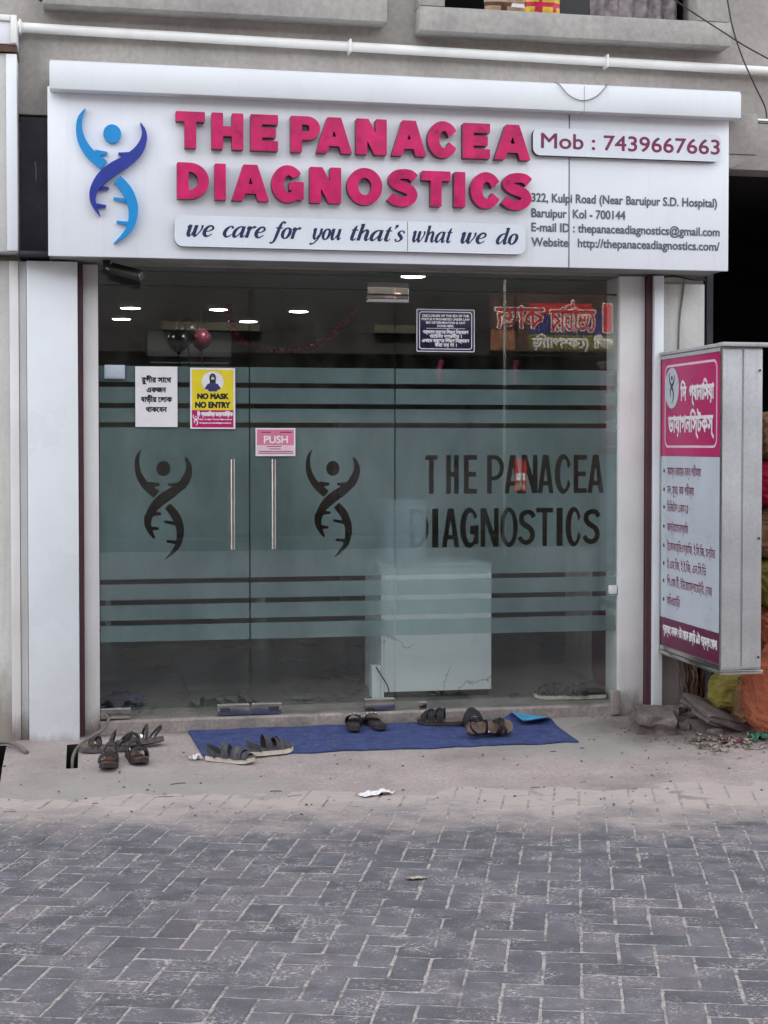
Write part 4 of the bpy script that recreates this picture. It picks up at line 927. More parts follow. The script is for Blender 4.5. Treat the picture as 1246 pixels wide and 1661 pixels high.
def italic_word(word, x0, x1, zb, xh):
    pen = 0; out = []
    for ch in word:
        for st_ in ITAL[ch][0]: out.append(ribbon([(x + pen, y, w_ * 1.22) for x, y, w_ in st_]))
        pen += ITAL[ch][1]
    out = [np.column_stack((c[:, 0] + .27 * c[:, 1], c[:, 1])) for c in out]; a = np.concatenate(out); lo, hi = a[:, 0].min(), a[:, 0].max()
    out = [np.column_stack((x0 + (c[:, 0] - lo) / (hi - lo) * (x1 - x0), zb + c[:, 1] * xh)) for c in out]
    a = np.concatenate(out); h = .0024; G = Grid(a[:, 0].min() - 2 * h, a[:, 1].min() - 2 * h, a[:, 0].max() + 2 * h, a[:, 1].max() + 2 * h, h)
    for c in out: G.put([c], 'add', .0006)
    return G.mesh(0)
wd = [('we', .540, .690), ('care', .735, .968), ('for', .985, 1.165), ('you', 1.205, 1.385), ('that’s', 1.432, 1.740), ('what', 1.780, 2.010), ('we', 2.055, 2.205), ('do', 2.258, 2.388)]
V = []; F = []
for s_, a, b in wd:
    v, f = italic_word(s_, a, b, 2.823, .060); k = len(V); V += v; F += [tuple(i + k for i in q) for q in f]
place('lettering', (V, F), (0, -.3855, 0), FX, FZ, 'navy_print', pl)
# phone plate
pl = raised('phone_plate', rrect(2.472, 3.326, 3.592, 3.480, .040), .006, .034, ['plate_white', 'seam_dark'], sg)
pl.data.polygons.foreach_set('material_index', [0 if abs(p.normal.y) > .9 else 1 for p in pl.data.polygons])
place('lettering', text_mesh([dict(s='Mob : 7439667663', x0=2.520, x1=3.583, y0=3.368, y1=3.449, ref=CAP, grow=.0020)], .003), (0, -.3855, 0), FX, FZ, 'maroon_print', pl)
ad = [('322, Kulpi Road (Near Baruipur S.D. Hospital)', 2.475, 3.583, 3.071), ('Baruipur  Kol - 700144', 2.475, 3.028, 2.985), ('E-mail ID : thepanaceadiagnostics@gmail.com', 2.475, 3.600, 2.905), ('Website   http://thepanaceadiagnostics.com/', 2.475, 3.600, 2.822)]
place('lettering', text_mesh([dict(s=s, x0=a, x1=b, y0=z, y1=z + .047, ref=CAP, grow=.0018) for s, a, b, z in ad], .0026), (0, -.3522, 0), FX, FZ, 'grey_print', sg)

# ================================================================ NEIGHBOURS
nb = thing('neighbour_building', 'weathered white shop wall with a dirty white sign box beside the dark gap', 'building', (-1.4, 0, 0))
box('wall', -3.2, -.3515, -.11, .20, -.02, 2.70, 'old_white_wall', nb)
box('wall_edge', -.40, -.3515, -.128, -.112, .02, 2.70, 'jamb_white', nb, .003)
box('sign_board', -3.2, -.349, -.24, -.02, 2.735, 3.79, 'old_white_wall', nb, .004)
box('sign_trim', -.405, -.3485, -.252, -.242, 2.74, 3.785, 'white_panel', nb, .003)
box('sign_cap', -3.2, -.347, -.27, -.02, 3.832, 3.985, 'white_panel', nb, .005); box('cap_trim', -3.2, -.345, -.262, -.02, 3.794, 3.829, 'leather_brown', nb)
box('cap_frame', -.378, -.346, -.286, -.272, 3.834, 3.983, 'pvc', nb, .003); box('cap_frame', -3.2, -.380, -.286, -.272, 3.952, 3.983, 'pvc', nb, .003)
box('upper_wall', -3.2, -1.603, .0, .22, 2.7, 6.5, 'plaster', nb)
ns = thing('neighbour_shop', 'pitch dark open shop front next to the clinic on the lightbox side', 'building', (4.6, 0, 0))
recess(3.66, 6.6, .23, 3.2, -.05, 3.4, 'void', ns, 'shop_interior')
box('divider_wall', 3.661, 3.70, -.03, .225, -.02, 3.38, 'dark_gap', ns)
box('far_wall', 5.603, 26, -.05, .25, -.02, 6.5, 'old_white_wall', ns)
# left and right ends of the terrace beyond the frame
box('terrace_wall', -26, -3.203, -.1, .3, -.02, 6.5, 'old_white_wall', nb)

# pipe along the wall
def pz(x): return 3.979 - .0088 * (x + .3)
t = thing('water_pipe', 'white plastic water pipe running along the grey wall above the sign', 'pipe', (1.5, -.05, 3.96))
tube('pipe_run', [(x, -.055, pz(x)) for x in (-.36, .4, 1.2, 2.0, 3.0, 4.0, 5.5)], .027, 'pvc', t, 14)
for x in (-.337, 1.486, 3.014): MB().lathe([(.028, -.012), (.034, -.010), (.034, .010), (.028, .012)], (x, -.055, pz(x)), 'x', 14).obj('coupling', 'pvc', t, True)
for x in (-.337, 1.486, 3.014):
    MB().box(x - .006, x + .006, -.092, -.002, pz(x) - .036, pz(x) + .036, .003).obj('clamp', 'pvc', t, True)
t = thing('conduit', 'grey steel conduit leaving the top corner of the sign', 'pipe', (3.8, -.31, 3.58))
tube('pipe_run', [(3.662, -.31, 3.588), (3.95, -.31, 3.585), (4.6, -.31, 3.575)], .017, 'steel', t, 10)
for k in range(4): MB().lathe([(.018, -.006), (.024, 0), (.018, .006)], (3.68 + .018 * k, -.31, 3.588), 'x', 12).obj('thread_ring', 'steel', t, True)
tag(tube('overhead_cable', curve_pts([(3.0, -.3, 4.47), (3.342, -.3, 4.258), (3.626, -.3, 4.097), (3.917, -.3, 3.951), (4.8, -.3, 3.58)]), .0045, 'cable'), 'thin dark cable crossing the upper window ledge at a shallow slant', 'cable')
tag(tube('overhead_cable', curve_pts([(3.55, -.3, 4.9), (3.663, -.3, 4.276), (3.702, -.3, 4.101), (3.76, -.3, 3.944), (3.838, -.3, 3.787), (3.90, -.3, 3.67), (3.91, -.305, 3.59)]), .0045, 'cable'), 'dark cable dropping steeply to the grey steel conduit', 'cable')
tag(tube('cable_loop', curve_pts([(2.59, -.40, 3.73), (2.606, -.444, 3.710), (2.659, -.448, 3.654), (2.738, -.448, 3.626), (2.82, -.448, 3.652), (2.881, -.444, 3.714), (2.89, -.40, 3.73)]), .0028, 'grey_cable'), 'thin loop of cable drooping over the white top strip of the sign', 'cable')
tag(tube('wall_cable', curve_pts([(3.510, -.055, 2.708), (3.497, -.052, 2.588), (3.478, -.052, 2.442), (3.471, -.05, 2.20), (3.468, -.05, 2.0)]), .006, 'grey_cable'), 'grey cable hanging straight down the white wall behind the lightbox', 'cable')
tag(tube('sagging_cable', curve_pts([(3.26, -.05, 2.685), (3.35, -.055, 2.69), (3.44, -.055, 2.705), (3.56, -.055, 2.685), (3.655, -.02, 2.69)]), .005, 'cable'), 'dark cable sagging under the end of the sign beside the pillar', 'cable')
t = thing('security_camera', 'black bullet security camera under the sign at the left end', 'camera', (.18, -.15, 2.65))
box('mount', .10, .14, -.17, -.13, 2.672, 2.711, 'black_plastic', t, .004); tube('arm', [(.12, -.15, 2.675), (.15, -.155, 2.655), (.17, -.16, 2.648)], .010, 'steel', t)
m = MB(); m.tube([(.15, -.14, 2.668), (.30, -.235, 2.622)], .033, 16); m.obj('body', 'black_plastic', t, True)
MB().tube([(.299, -.2345, 2.6222), (.306, -.239, 2.620)], .024, 14).obj('lens', 'steel', t, True)
# packets on the upper ledge
def packet(x, z0, wd, hg, mat, band, label, rz):
    t = thing('snack_packet', label, 'packet', (x, -.05, z0), 0, 'packets on the upper window ledge')
    V = []; F = []; n = 10
    for sd in (-1, 1):
        for i in range(n + 1):
            for j in range(n + 1):
                a, b = i / n * 2 - 1, j / n * 2 - 1
                th = .035 * (1 - abs(a) ** 3) * (1 - abs(b) ** 3) * (1 + .4 * nz(a * 2, b * 2, 1, x)); V.append((x + a * wd / 2 + .01 * nz(a, b, 2, 4), -.05 + sd * th, z0 + (b + 1) / 2 * hg))
    for sd in (0, 1):
        o = sd * (n + 1) ** 2
        for i in range(n):
            for j in range(n):
                q = o + i * (n + 1) + j; f = (q, q + n + 1, q + n + 2, q + 1); F.append(f if sd == 0 else f[::-1])
    o = mesh_obj('bag', V, F, [mat, band], t, True)
    for p in o.data.polygons:
        c = p.center
        if (z0 + hg * .22) < c.z < (z0 + hg * .30) or nz(c.x, c.z, 14, 3) > .22: p.material_index = 1
packet(2.37, 4.192, .19, .22, 'packet_tan', 'leather_brown', 'brown and tan packet on the upper ledge beside the yellow one', 0)
packet(2.47, 4.192, .10, .20, 'packet_tan', 'paper', 'crumpled pale packet squeezed between two others on the upper ledge', 0)
packet(2.62, 4.192, .22, .26, 'packet_yellow', 'packet_red', 'yellow and red snack packet on the upper window ledge', 0)

# ================================================================ PROJECTING LIGHTBOX
lb = thing('lightbox_sign', 'grey metal lightbox with magenta and white Bengali lettering projecting from the side wall', 'sign', (3.46, -.55, .5))
x0, x1, ya, yb, za, zb = 3.345, 3.572, -1.0, -.105, .492, 2.225
box('cabinet', x0, x1, ya, yb, za, zb, 'box_metal', lb, .004)
box('front_cover', 3.462, x1 - .004, ya - .012, ya - .001, za + .012, zb - .012, 'box_metal', lb, .003)
box('front_flange', x0 + .002, 3.452, ya - .006, ya - .001, za + .012, zb - .012, 'box_metal', lb, .002)
m = MB(); m.box(x0 - .012, 3.70, ya - .03, ya + .05, zb + .002, zb + .024, .003); m.box(x0 - .012, x1 + .01, ya + .052, yb, zb + .002, zb + .022, .003); m.obj('top_cap', 'box_metal', lb, True)
box('bottom_rail', x0 - .010, x1 + .008, ya - .012, yb + .01, za - .024, za - .002, 'steel', lb, .003)
box('face_frame', x0 - .008, x0 - .0005, ya + .002, ya + .014, za, zb, 'steel', lb); box('face_frame', x0 - .008, x0 - .0005, yb - .012, yb, za, zb, 'steel', lb)
box('face_rail', x0 - .007, x0 - .0005, ya + .016, yb - .014, za + .002, za + .026, 'steel', lb); box('face_rail', x0 - .007, x0 - .0005, ya + .016, yb - .014, zb - .022, zb - .002, 'box_metal', lb)
for z in (.56, 1.2, 2.1): MB().lathe([(.007, -.004), (.007, 0), (.003, .002)], (3.55, ya - .0165, z), 'y', 8).obj('screw', 'seam_dark', lb)
for y0 in (-.25,):
    box('bracket', x0 + .05, 3.50, yb + .002, -.022, zb - .05, zb - .01, 'steel', lb); box('bracket', x0 + .05, 3.50, yb + .002, -.022, za + .05, za + .09, 'steel', lb)
LX = x0 - .0025; EY = (0, -1, 0); Y0 = yb - .014; LW = (Y0 - (ya + .016))
def lface(name, z0, z1, mat, off=0, a=0, b=1):
    return mesh_obj(name, [(LX - off, Y0 - a * LW, z0), (LX - off, Y0 - b * LW, z0), (LX - off, Y0 - b * LW, z1), (LX - off, Y0 - a * LW, z1)], [(0, 1, 2, 3)], mat, lb)
lface('name_field', 1.637, zb - .024, 'face_magenta'); lface('list_field', .688, 1.635, 'face_grey'); lface('hours_field', za + .028, .686, 'face_maroon')
def lflat(name, conts, h, off, mat, sub=None, grow=0):
    a = np.concatenate(conts); G = Grid(a[:, 0].min() - 3 * h, a[:, 1].min() - 3 * h, a[:, 0].max() + 3 * h, a[:, 1].max() + 3 * h, h)
    for c in conts: G.put([c], 'add', grow)
    for c in sub or []: G.put([c], 'sub')
    return place(name, G.mesh(0), (LX - off, Y0, 0), EY, FZ, mat, lb)
def ltext(name, items, h, off, mat): return place(name, text_mesh(items, h), (LX - off, Y0, 0), EY, FZ, mat, lb)
lflat('name_border', [rrect(.055, 1.685, LW - .045, 2.165, .05)], .004, .0012, 'pale_pink', [rrect(.068, 1.698, LW - .058, 2.152, .04)])
lflat('emblem_disc', [ell(.165, 2.03, .108, .118)], .004, .0018, 'face_grey')
ez = [xf(EMBLEM[q], .125, 1.945, .175, .9) for q in ('arm', 'strand', 'leg', 'head')]
lflat('emblem', ez, .003, .0026, 'seam_dark', None, .002)
ltext('lettering', [ben('িদ', .30, .385, 1.955, .075, .0042), ben('প্যানািসয়া', .43, .775, 1.955, .075, .0042), ben('ডায়াগনিস্টকস্', .115, .775, 1.775, .085, .0042)], .0042, .0022, 'white_print')
li = [('সমস্ত রকেমর রক্ত পরীক্ষা', .60, 1.523), ('মল, মূত্র, কফ পরীক্ষা', .50, 1.415), ('িডিজটাল এক্স-ের', .42, 1.312), ('আল্ট্রােসােনাগ্রািফ', .42, 1.197), ('ইেকাকার্িডওগ্রািফ, ই.িস.িজ, হল্টার', .80, 1.085), ('ই.এম.িজ, ই.ই.িজ, এন.িস.িভ', .68, .980), ('িপ.এফ.িট, ইউেরােফ্লােমট্ির, (েবর', .76, .878), ('অিডওেমট্ির', .30, .768)]
for s_, x_, z_ in li:
    ltext('lettering', [ben(s_, .10, .10 + (x_ - .10) * 1.0, z_, .046, .0004)], .0036, .0012, 'maroon_print')
    lflat('bullet_mark', [ell(.048, z_ + .026, .012, .012, 16)], .004, .0012, 'seam_dark')
ltext('lettering', [ben('প্রত্যহ সকাল ৭টা েথেক রাত্ির ৯টা পর্যন্ত েখালা', .04, LW - .03, .595, .046, .002)], .0034, .0012, 'white_print')

# ================================================================ DOOR MAT
V = []; F = []; nxm, nym = 108, 34
def mat_pt(a, b):
    x = (.559 + (.607 - .559) * b) + ((2.64 + .035 * b) - (.559 + .048 * b)) * a; y = -.065 - .565 * b + .012 * a + .004 * math.sin(a * 40)
    z = apron_z(x, y) + .006 + .003 * nz(x, y, 5, 6)
    # the back corner has rolled over
    fx, fy = 2.37, -.055; dx, dy = .30, -.25; L = math.hypot(dx, dy); nxx, nyy = -dy / L, dx / L
    sdist = (x - fx) * nxx + (y - fy) * nyy
    if sdist > 0:
        r_ = .022; an = min(sdist / r_, 3.30); ex_ = max(0, sdist - 3.30 * r_)
        px_, py_ = x - nxx * sdist, y - nyy * sdist; o_ = r_ * math.sin(an) + ex_ * math.cos(3.30)
        x, y = px_ + nxx * o_, py_ + nyy * o_; z += r_ * (1 - math.cos(an)) + ex_ * math.sin(3.30)
    return Vector((x, y, z))
P_ = [[mat_pt(i / nxm, j / nym) for i in range(nxm + 1)] for j in range(nym + 1)]
nn = (nxm + 1) * (nym + 1); TV = []; BV = []
for j in range(nym + 1):
    for i in range(nxm + 1):
        du = P_[j][min(i + 1, nxm)] - P_[j][max(i - 1, 0)]; dv = P_[min(j + 1, nym)][i] - P_[max(j - 1, 0)][i]
        n_ = dv.cross(du).normalized()
        TV.append(P_[j][i] + n_ * .004); BV.append(P_[j][i] - n_ * .004)
V = TV + BV; mi = []
for j in range(nym):
    for i in range(nxm):
        q = j * (nxm + 1) + i; F.append((q, q + nxm + 1, q + nxm + 2, q + 1)); mi.append(0); F.append((nn + q, nn + q + 1, nn + q + nxm + 2, nn + q + nxm + 1)); mi.append(1)
def rim(idx):
    for a, b in zip(idx[:-1], idx[1:]): F.append((a, b, nn + b, nn + a)); mi.append(0)
w_ = nxm + 1
rim(list(range(0, w_))); rim(list(range(nym * w_, nym * w_ + w_))[::-1]); rim([k * w_ for k in range(nym + 1)][::-1]); rim([k * w_ + nxm for k in range(nym + 1)])
o = mesh_obj('door_mat', V, F, ['mat_blue', 'mat_under'], None, True); o.data.polygons.foreach_set('material_index', mi)
tag(o, 'long blue door mat with its back corner curled over in front of the glass', 'door mat')
def mat_z(x, y): return apron_z(x, y) + .011

# ================================================================ FOOTWEAR
FOOT = [(0, .018), (.012, .028), (.035, .033), (.08, .033), (.12, .034), (.16, .040), (.20, .045), (.235, .042), (.26, .030), (.272, .012)]
def sole(mb, z0, z1, side=1, grow=0.0, ln=1.0, wave=0.0):
    P = []
    for x, w in FOOT: P.append((x * ln - .135 * ln, (w + grow), .006 * side * math.sin(x * 11)))
    ring = [(x, -w + c) for x, w, c in P] + [(x, w + c) for x, w, c in reversed(P)]
    n = len(ring)
    def up(x): return .012 * max(0, (x - .07) / .065) ** 2 * (1 + wave) + .004 * max(0, (-.05 - x) / .08)
    v = [(x, y, z0 + up(x)) for x, y in ring] + [(x * .985, y * .96, z1 + up(x) + .002) for x, y in ring]
    f = [tuple(range(n))[::-1], tuple(range(n, 2 * n))] + [(k, (k + 1) % n, n + (k + 1) % n, n + k) for k in range(n)]
    mb.add(v, f); return mb
def strap(p0, p1, hgt, width, lean=0.0, th=.0035, n=12, power=.75):
    """band over the foot from p0 to p1 (x, y, z), rising to hgt"""
    mb = MB(); V = []
    d = Vector((p1[0] - p0[0], p1[1] - p0[1], 0)); t = Vector((-d.y, d.x, 0)).normalized(); t = t if t.x > 0 else -t
    for k in range(n + 1):
        a = math.pi * k / n; s_ = (1 - math.cos(a)) / 2; q = Vector(p0).lerp(Vector(p1), s_); h = hgt * math.sin(a) ** power
        for e in (-.5, .5):
            for o_ in (0, th): V.append((q.x + t.x * width * e + lean * h, q.y + t.y * width * e, q.z + h * (1 - .25 * e * (1 if t.x > 0 else -1)) + o_))
    F = []
    for k in range(n):
        a, b = 4 * k, 4 * k + 4
        F += [(a + 1, a + 3, b + 3, b + 1), (a, b, b + 2, a + 2), (a, a + 1, b + 1, b), (a + 2, b + 2, b + 3, a + 3)]
    mb.add(V, F); return mb
def heel_strap(h, z, width, th=.004, n=12):
    V = []; F = []
    for k in range(n + 1):
        a = math.pi * k / n; x = -.07 - .065 * math.sin(a) ** .8; y = .036 * math.cos(a); zz = z + (h - z) * math.sin(a) ** .7
        nrm = Vector((x + .07, y, 0)).normalized() if k not in (0, n) else Vector((0, y, 0)).normalized()
        for e in (-.5, .5):
            for o_ in (0, th): V.append((x + nrm.x * o_, y + nrm.y * o_, zz + e * width))
    for k in range(n):
        a, b = 4 * k, 4 * k + 4; F += [(a + 1, a + 3, b + 3, b + 1), (a, b, b + 2, a + 2), (a, a + 1, b + 1, b), (a + 2, b + 2, b + 3, a + 3)]
    m = MB(); m.add(V, F); return m
def make_sandal(style, label, x, y, ang, z=None, side=1, group=None, tilt=None, ln=1.0, lift=0.0):
    zz = (apron_z(x, y) if z is None else z) + .002 + lift
    t = thing('sandal', label, 'sandal', (x, y, zz), 0, group)
    t.rotation_euler = tilt + (0,) if tilt and len(tilt) == 2 else (tilt or (0, 0, 0)); t.rotation_euler.z = ang
    O = lambda mb, n, m: mb.obj(n, m, t, True, True)
    sm, fm, um = {'brown': ('sole_dark', 'leather_brown', 'leather_dark'), 'grey': ('sole_white', 'footbed_grey', 'fabric_grey'), 'slip': ('sole_dark', 'sole_dark', 'fabric_black'), 'cross': ('sole_dark', 'footbed_tan', 'fabric_black'), 'tan': ('footbed_grey', 'footbed_tan', 'leather_dark'), 'dim': ('sole_white', 'sole_dark', 'fabric_black')}[style]
    O(sole(MB(), 0, .020, side, .003, ln), 'sole', sm); O(sole(MB(), .021, .027, side, 0, ln), 'footbed', fm)
    b = .022
    if style in ('brown', 'tan'):
        O(strap((.035, -.045, b), (.075, .047, b), .050, .030), 'strap', um); O(strap((.085, -.044, b), (.03, .045, b), .046, .026), 'strap', um)
        O(strap((-.03, -.036, b), (-.02, .037, b), .078, .020, -.25), 'strap', um); O(heel_strap(.088, .03, .016), 'heel_strap', um)
        MB().lathe([(.012, 0), (.012, .004), (.006, .005)], (-.025, -.034, .05), 'y', 12).obj('buckle', 'steel', t, True, True)
    elif style == 'grey':
        O(strap((.05, -.047, b), (.055, .048, b), .052, .055), 'strap', um); O(strap((-.015, -.037, b), (-.012, .038, b), .074, .038, -.15), 'strap', um)
        O(heel_strap(.070, .035, .034), 'heel_strap', um); O(strap((.05, -.049, b + .002), (.055, .05, b + .002), .055, .018), 'trim_strap', 'footbed_grey')
        O(strap((.095, -.044, b), (.10, .044, b), .030, .03), 'toe_cap', um)
    elif style == 'slip':
        O(strap((.02, -.044, b), (.045, .046, b), .042, .075), 'strap', um)
        for k in range(5):
            a = .5 + .55 * k; p = (.045 + .004 * k, -.045 * math.cos(a), b + .042 * math.sin(a) ** .75 + .004)
            MB().lathe([(.002, 0), (.006, .002), (.004, .006)], p, 'z', 8).obj('bead', 'bead', t, True, True)
    elif style in ('cross', 'dim'):
        for xa, xb in ((.0, .045), (.045, .0), (.05, .095), (.095, .05)): O(strap((xa, -.047, b), (xb, .048, b), .062 - .12 * (xa + xb - .045) * .5, .034), 'strap', um)
        O(strap((-.012, -.040, b), (-.012, .042, b), .066, .018), 'strap', um); O(strap((.105, -.042, b), (.108, .043, b), .034, .016), 'strap', um)
    return t
PIL = 'sandals left in front of the pillar'
make_sandal('brown', 'brown strap sandal with a buckle beside the drain gap, nearer the pillar', .115, -.70, R(-97), group=PIL)
make_sandal('brown', 'brown strap sandal with red tinged footbed, further from the pillar', .255, -.64, R(-78), side=-1, group=PIL)
make_sandal('tan', 'pale worn strap sandal lying sideways behind the brown pair by the pillar', .10, -.43, R(176), group=PIL)
make_sandal('tan', 'worn strap sandal tilted against the heel of the brown pair', .285, -.40, R(205), side=-1, group=PIL, tilt=(R(18), 0, 0), lift=.015)
make_sandal('grey', 'dark grey sports sandal with a white sole, overlapping the front corner of the mat', .735, -.735, R(-30), group='grey sports sandals at the mat')
make_sandal('grey', 'dark grey sports sandal with its toe pointing along the mat edge', .955, -.625, R(22), side=-1, group='grey sports sandals at the mat', lift=.006)
make_sandal('slip', 'black beaded slipper at the back edge of the blue mat, nearer the door handles', 1.50, -.13, R(80), z=mat_z(1.5, -.13), group='black beaded slippers on the mat')
make_sandal('slip', 'black beaded slipper at the back edge of the blue mat, nearer the cross strap pair', 1.615, -.13, R(97), z=mat_z(1.61, -.13), side=-1, group='black beaded slippers on the mat')
make_sandal('cross', 'black and white cross strap slipper turned sideways on the blue mat', 2.00, -.155, R(158), z=mat_z(2.0, -.15), group='cross strap slippers on the mat')
make_sandal('cross', 'black and white cross strap slipper pointing away from the glass on the blue mat', 2.17, -.20, R(-96), z=mat_z(2.17, -.2), side=-1, group='cross strap slippers on the mat')
make_sandal('tan', 'worn brown sandal tipped on its side at the front of the mat', 2.20, -.455, R(8), z=mat_z(2.2, -.45), tilt=(R(62), 0, 0), lift=.036)
make_sandal('dim', 'dark sandal with pale sole edge inside the glass, nearer the reception desk', 2.80, .20, R(165), z=.162, group='sandals inside the glass')
make_sandal('dim', 'dark sandal with pale sole edge inside the glass, nearer the white jamb', 2.965, .17, R(172), z=.162, side=-1, group='sandals inside the glass')

# ================================================================ ODDS AND ENDS ON THE GROUND
tag(tube('rubber_hose', curve_pts([(-.075, -.60, -.02), (-.07, -.50, .06), (-.03, -.30, .085), (.03, -.16, .10), (.09, -.10, .125), (.12, -.06, .17), (.10, -.045, .20)]), .009, 'grey_cable', None, 10), 'grey hose rising from the drain gap to the corner of the glass door', 'hose')
tag(tube('grey_cable', curve_pts([(-.62, -.30, .085), (-.50, -.24, .095), (-.42, -.25, .10), (-.36, -.32, .092), (-.31, -.42, .072)]), .012, 'grey_cable', None, 8), 'grey cable lying at the foot of the white pillar', 'cable')
def rough_block(name, c, size, rz, ry, mat, seed, label, cat, amp=.12, rx=0):
    b = bmesh.new(); bmesh.ops.create_cube(b, size=1); bmesh.ops.subdivide_edges(b, edges=b.edges[:], cuts=7, use_grid_fill=True)
    mt = Matrix.Rotation(rz, 3, 'Z') @ Matrix.Rotation(ry, 3, 'Y') @ Matrix.Rotation(rx, 3, 'X')
    for v in b.verts:
        k = v.co.copy(); l = max(abs(k.x), abs(k.y), abs(k.z)); rnd = k.normalized() * .62; k = k.lerp(rnd, .16)
        k += Vector((noise.noise(k * 2.3 + Vector((seed, 0, 0))), noise.noise(k * 2.3 + Vector((0, seed, 0))), noise.noise(k * 2.3 + Vector((0, 0, seed))))) * amp
        k += k.normalized() * noise.noise(k * 9 + Vector((seed, 0, 0))) * amp * .3
        v.co = Vector(c) + mt @ Vector((k.x * size[0], k.y * size[1], k.z * size[2]))
    o = mesh_obj(name, [v.co[:] for v in b.verts], [[x.index for x in f.verts] for f in b.faces], mat, None, True); b.free()
    o.data.set_sharp_from_angle(angle=R(38)); return tag(o, label, cat)
rough_block('concrete_lump', (3.22, -.33, .105), (.21, .40, .125), R(-14), R(6), 'rubble', 3, 'broken lump of concrete lying at the foot of the white pillar', 'rubble')
rough_block('concrete_slab', (3.62, -.36, .13), (.38, .34, .06), R(12), R(18), 'rubble', 8, 'broken slab leaning on the dirt under the lightbox', 'rubble', .1, R(14))
rough_block('concrete_chunk', (3.40, -.22, .12), (.12, .10, .08), R(40), R(10), 'rubble', 5, 'small chunk of concrete between the lump and the slab', 'rubble')
rough_block('stone', (3.50, -.56, .065), (.07, .06, .045), R(20), 0, 'rubble', 15, 'small grey stone in front of the leaning slab', 'stone')
tag(blob('soil_heap', (3.60, -.16, .05), .30, .22, .13, 'soil', 9, amp=.35, sub=5, freq=3.0, flat=-.4), 'dark crumbly soil heaped against the wall below the lightbox', 'soil', kind='stuff')
rough_block('concrete_chunk', (3.38, -.40, .075), (.07, .06, .05), R(70), R(20), 'rubble', 25, 'fist sized chunk in front of the soil heap beside the large lump', 'rubble')
# root like stalks hanging under the lightbox
mb = MB(); rr = random.Random(5)
for k in range(16):
    x = rr.uniform(3.54, 3.66); y = rr.uniform(-.12, .0); p = [Vector((x, y, .16))]
    for q in range(5): p.append(p[-1] + Vector((rr.gauss(0, .018), rr.gauss(0, .01), .075)))
    mb.tube(curve_pts(p, 3), .0055, 5)
tag(mb.obj('dry_stalks', 'leather_brown', None, True), 'tangle of dry stalks against the wall below the lightbox', 'dry plant')['kind'] = 'stuff'
# sacks
def sack(name, c, rx, ry, rz, mat, seed, label, neck=True, freq=1.6):
    t = thing(name, label, 'sack', c, 0)
    b = bmesh.new(); bmesh.ops.create_uvsphere(b, u_segments=84, v_segments=70, radius=1)
    for v in b.verts:
        k = v.co.copy(); sp = Vector((math.copysign(abs(k.x) ** .72, k.x), math.copysign(abs(k.y) ** .72, k.y), math.copysign(abs(k.z) ** .66, k.z)))
        sp *= 1 + .10 * noise.fractal(k * freq + Vector((seed, 0, 0)), 1, 2, 3)
        if neck and k.z > .35: f_ = 1 - .62 * ((k.z - .35) / .65) ** .8; sp.x *= f_; sp.y *= f_; sp.z *= 1.06
        ang = math.atan2(k.y, k.x); sp += k.normalized() * (  .045 * math.sin(k.z * 24 + 7 * noise.noise(k * 2.2 + Vector((0, seed, 0)))) * (1 - abs(k.z)) + .03 * max(0, k.z) * math.sin(ang * 11 + seed))
        v.co = (c[0] + sp.x * rx, c[1] + sp.y * ry, c[2] + rz + sp.z * rz)
    mesh_obj('bag', [v.co[:] for v in b.verts], [[x.index for x in f.verts] for f in b.faces], mat, t, True); b.free()
    if neck:
        z = c[2] + rz * 2.0
        m = MB(); m.lathe([(rx * .20, -.03), (rx * .16, 0), (rx * .30, .035), (rx * .40, .07), (rx * .3, .075)], (c[0], c[1], z), 'z', 16).obj('tied_mouth', mat, t, True)
        m = MB(); m.lathe([(rx * .19, -.008), (rx * .215, 0), (rx * .19, .008)], (c[0], c[1], z), 'z', 16).obj('tie', 'paper', t, True)
    return t
sack('woven_sack', (3.905, -.60, .03), .215, .19, .275, 'orange_sack', 2, 'bulging orange woven sack standing beside the lightbox')
ys_ = sack('plastic_sack', (3.685, -.32, .145), .105, .10, .115, 'yellow_sack', 7, 'small yellow plastic sack propped under the lightbox', False)
tube('printed_mark', curve_pts([(3.745, -.385, .352), (3.715, -.405, .345), (3.715, -.420, .318), (3.745, -.405, .312), (3.745, -.412, .290), (3.715, -.43, .285)], 5), .006, 'black_print', ys_, 6)
sack('jute_sack', (3.795, -.40, .045), .115, .11, .16, 'tan_sack', 11, 'tan jute sack squeezed between the yellow and the orange sacks', False)
STK = 'goods stacked in the dark doorway'
def stacked(c, mat, seed, label): s_ = sack('filled_sack', c, .24, .2, .16, mat, seed, label, False); s_['group'] = STK
stacked((4.22, -.02, .40), 'orange_sack', 21, 'orange filled sack low in the stack beside the dark doorway'); stacked((4.23, .0, .70), 'yellow_sack', 22, 'yellow filled sack above the orange one in the doorway stack')
stacked((4.22, .0, 1.0), 'tan_sack', 23, 'tan filled sack in the middle of the doorway stack'); stacked((4.24, .0, 1.30), 'packet_red', 24, 'red filled sack near the top of the doorway stack'); stacked((4.22, .0, 1.60), 'tan_sack', 25, 'tan filled sack at the very top of the doorway stack')
t = thing('wooden_crate', 'dark wooden crate standing under the stack of filled sacks', 'crate', (4.25, .0, .05))
for z in (.06, .17, .28): box('slat', 4.0, 4.5, -.21, -.19, z, z + .09, 'wood_dark', t)
for x in (4.0, 4.46): box('corner_post', x, x + .04, -.188, -.15, .05, .39, 'wood_dark', t); box('corner_post', x, x + .04, .15, .19, .05, .39, 'wood_dark', t)
box('crate_top', 4.0, 4.5, -.21, .2, .392, .41, 'wood_dark', t)
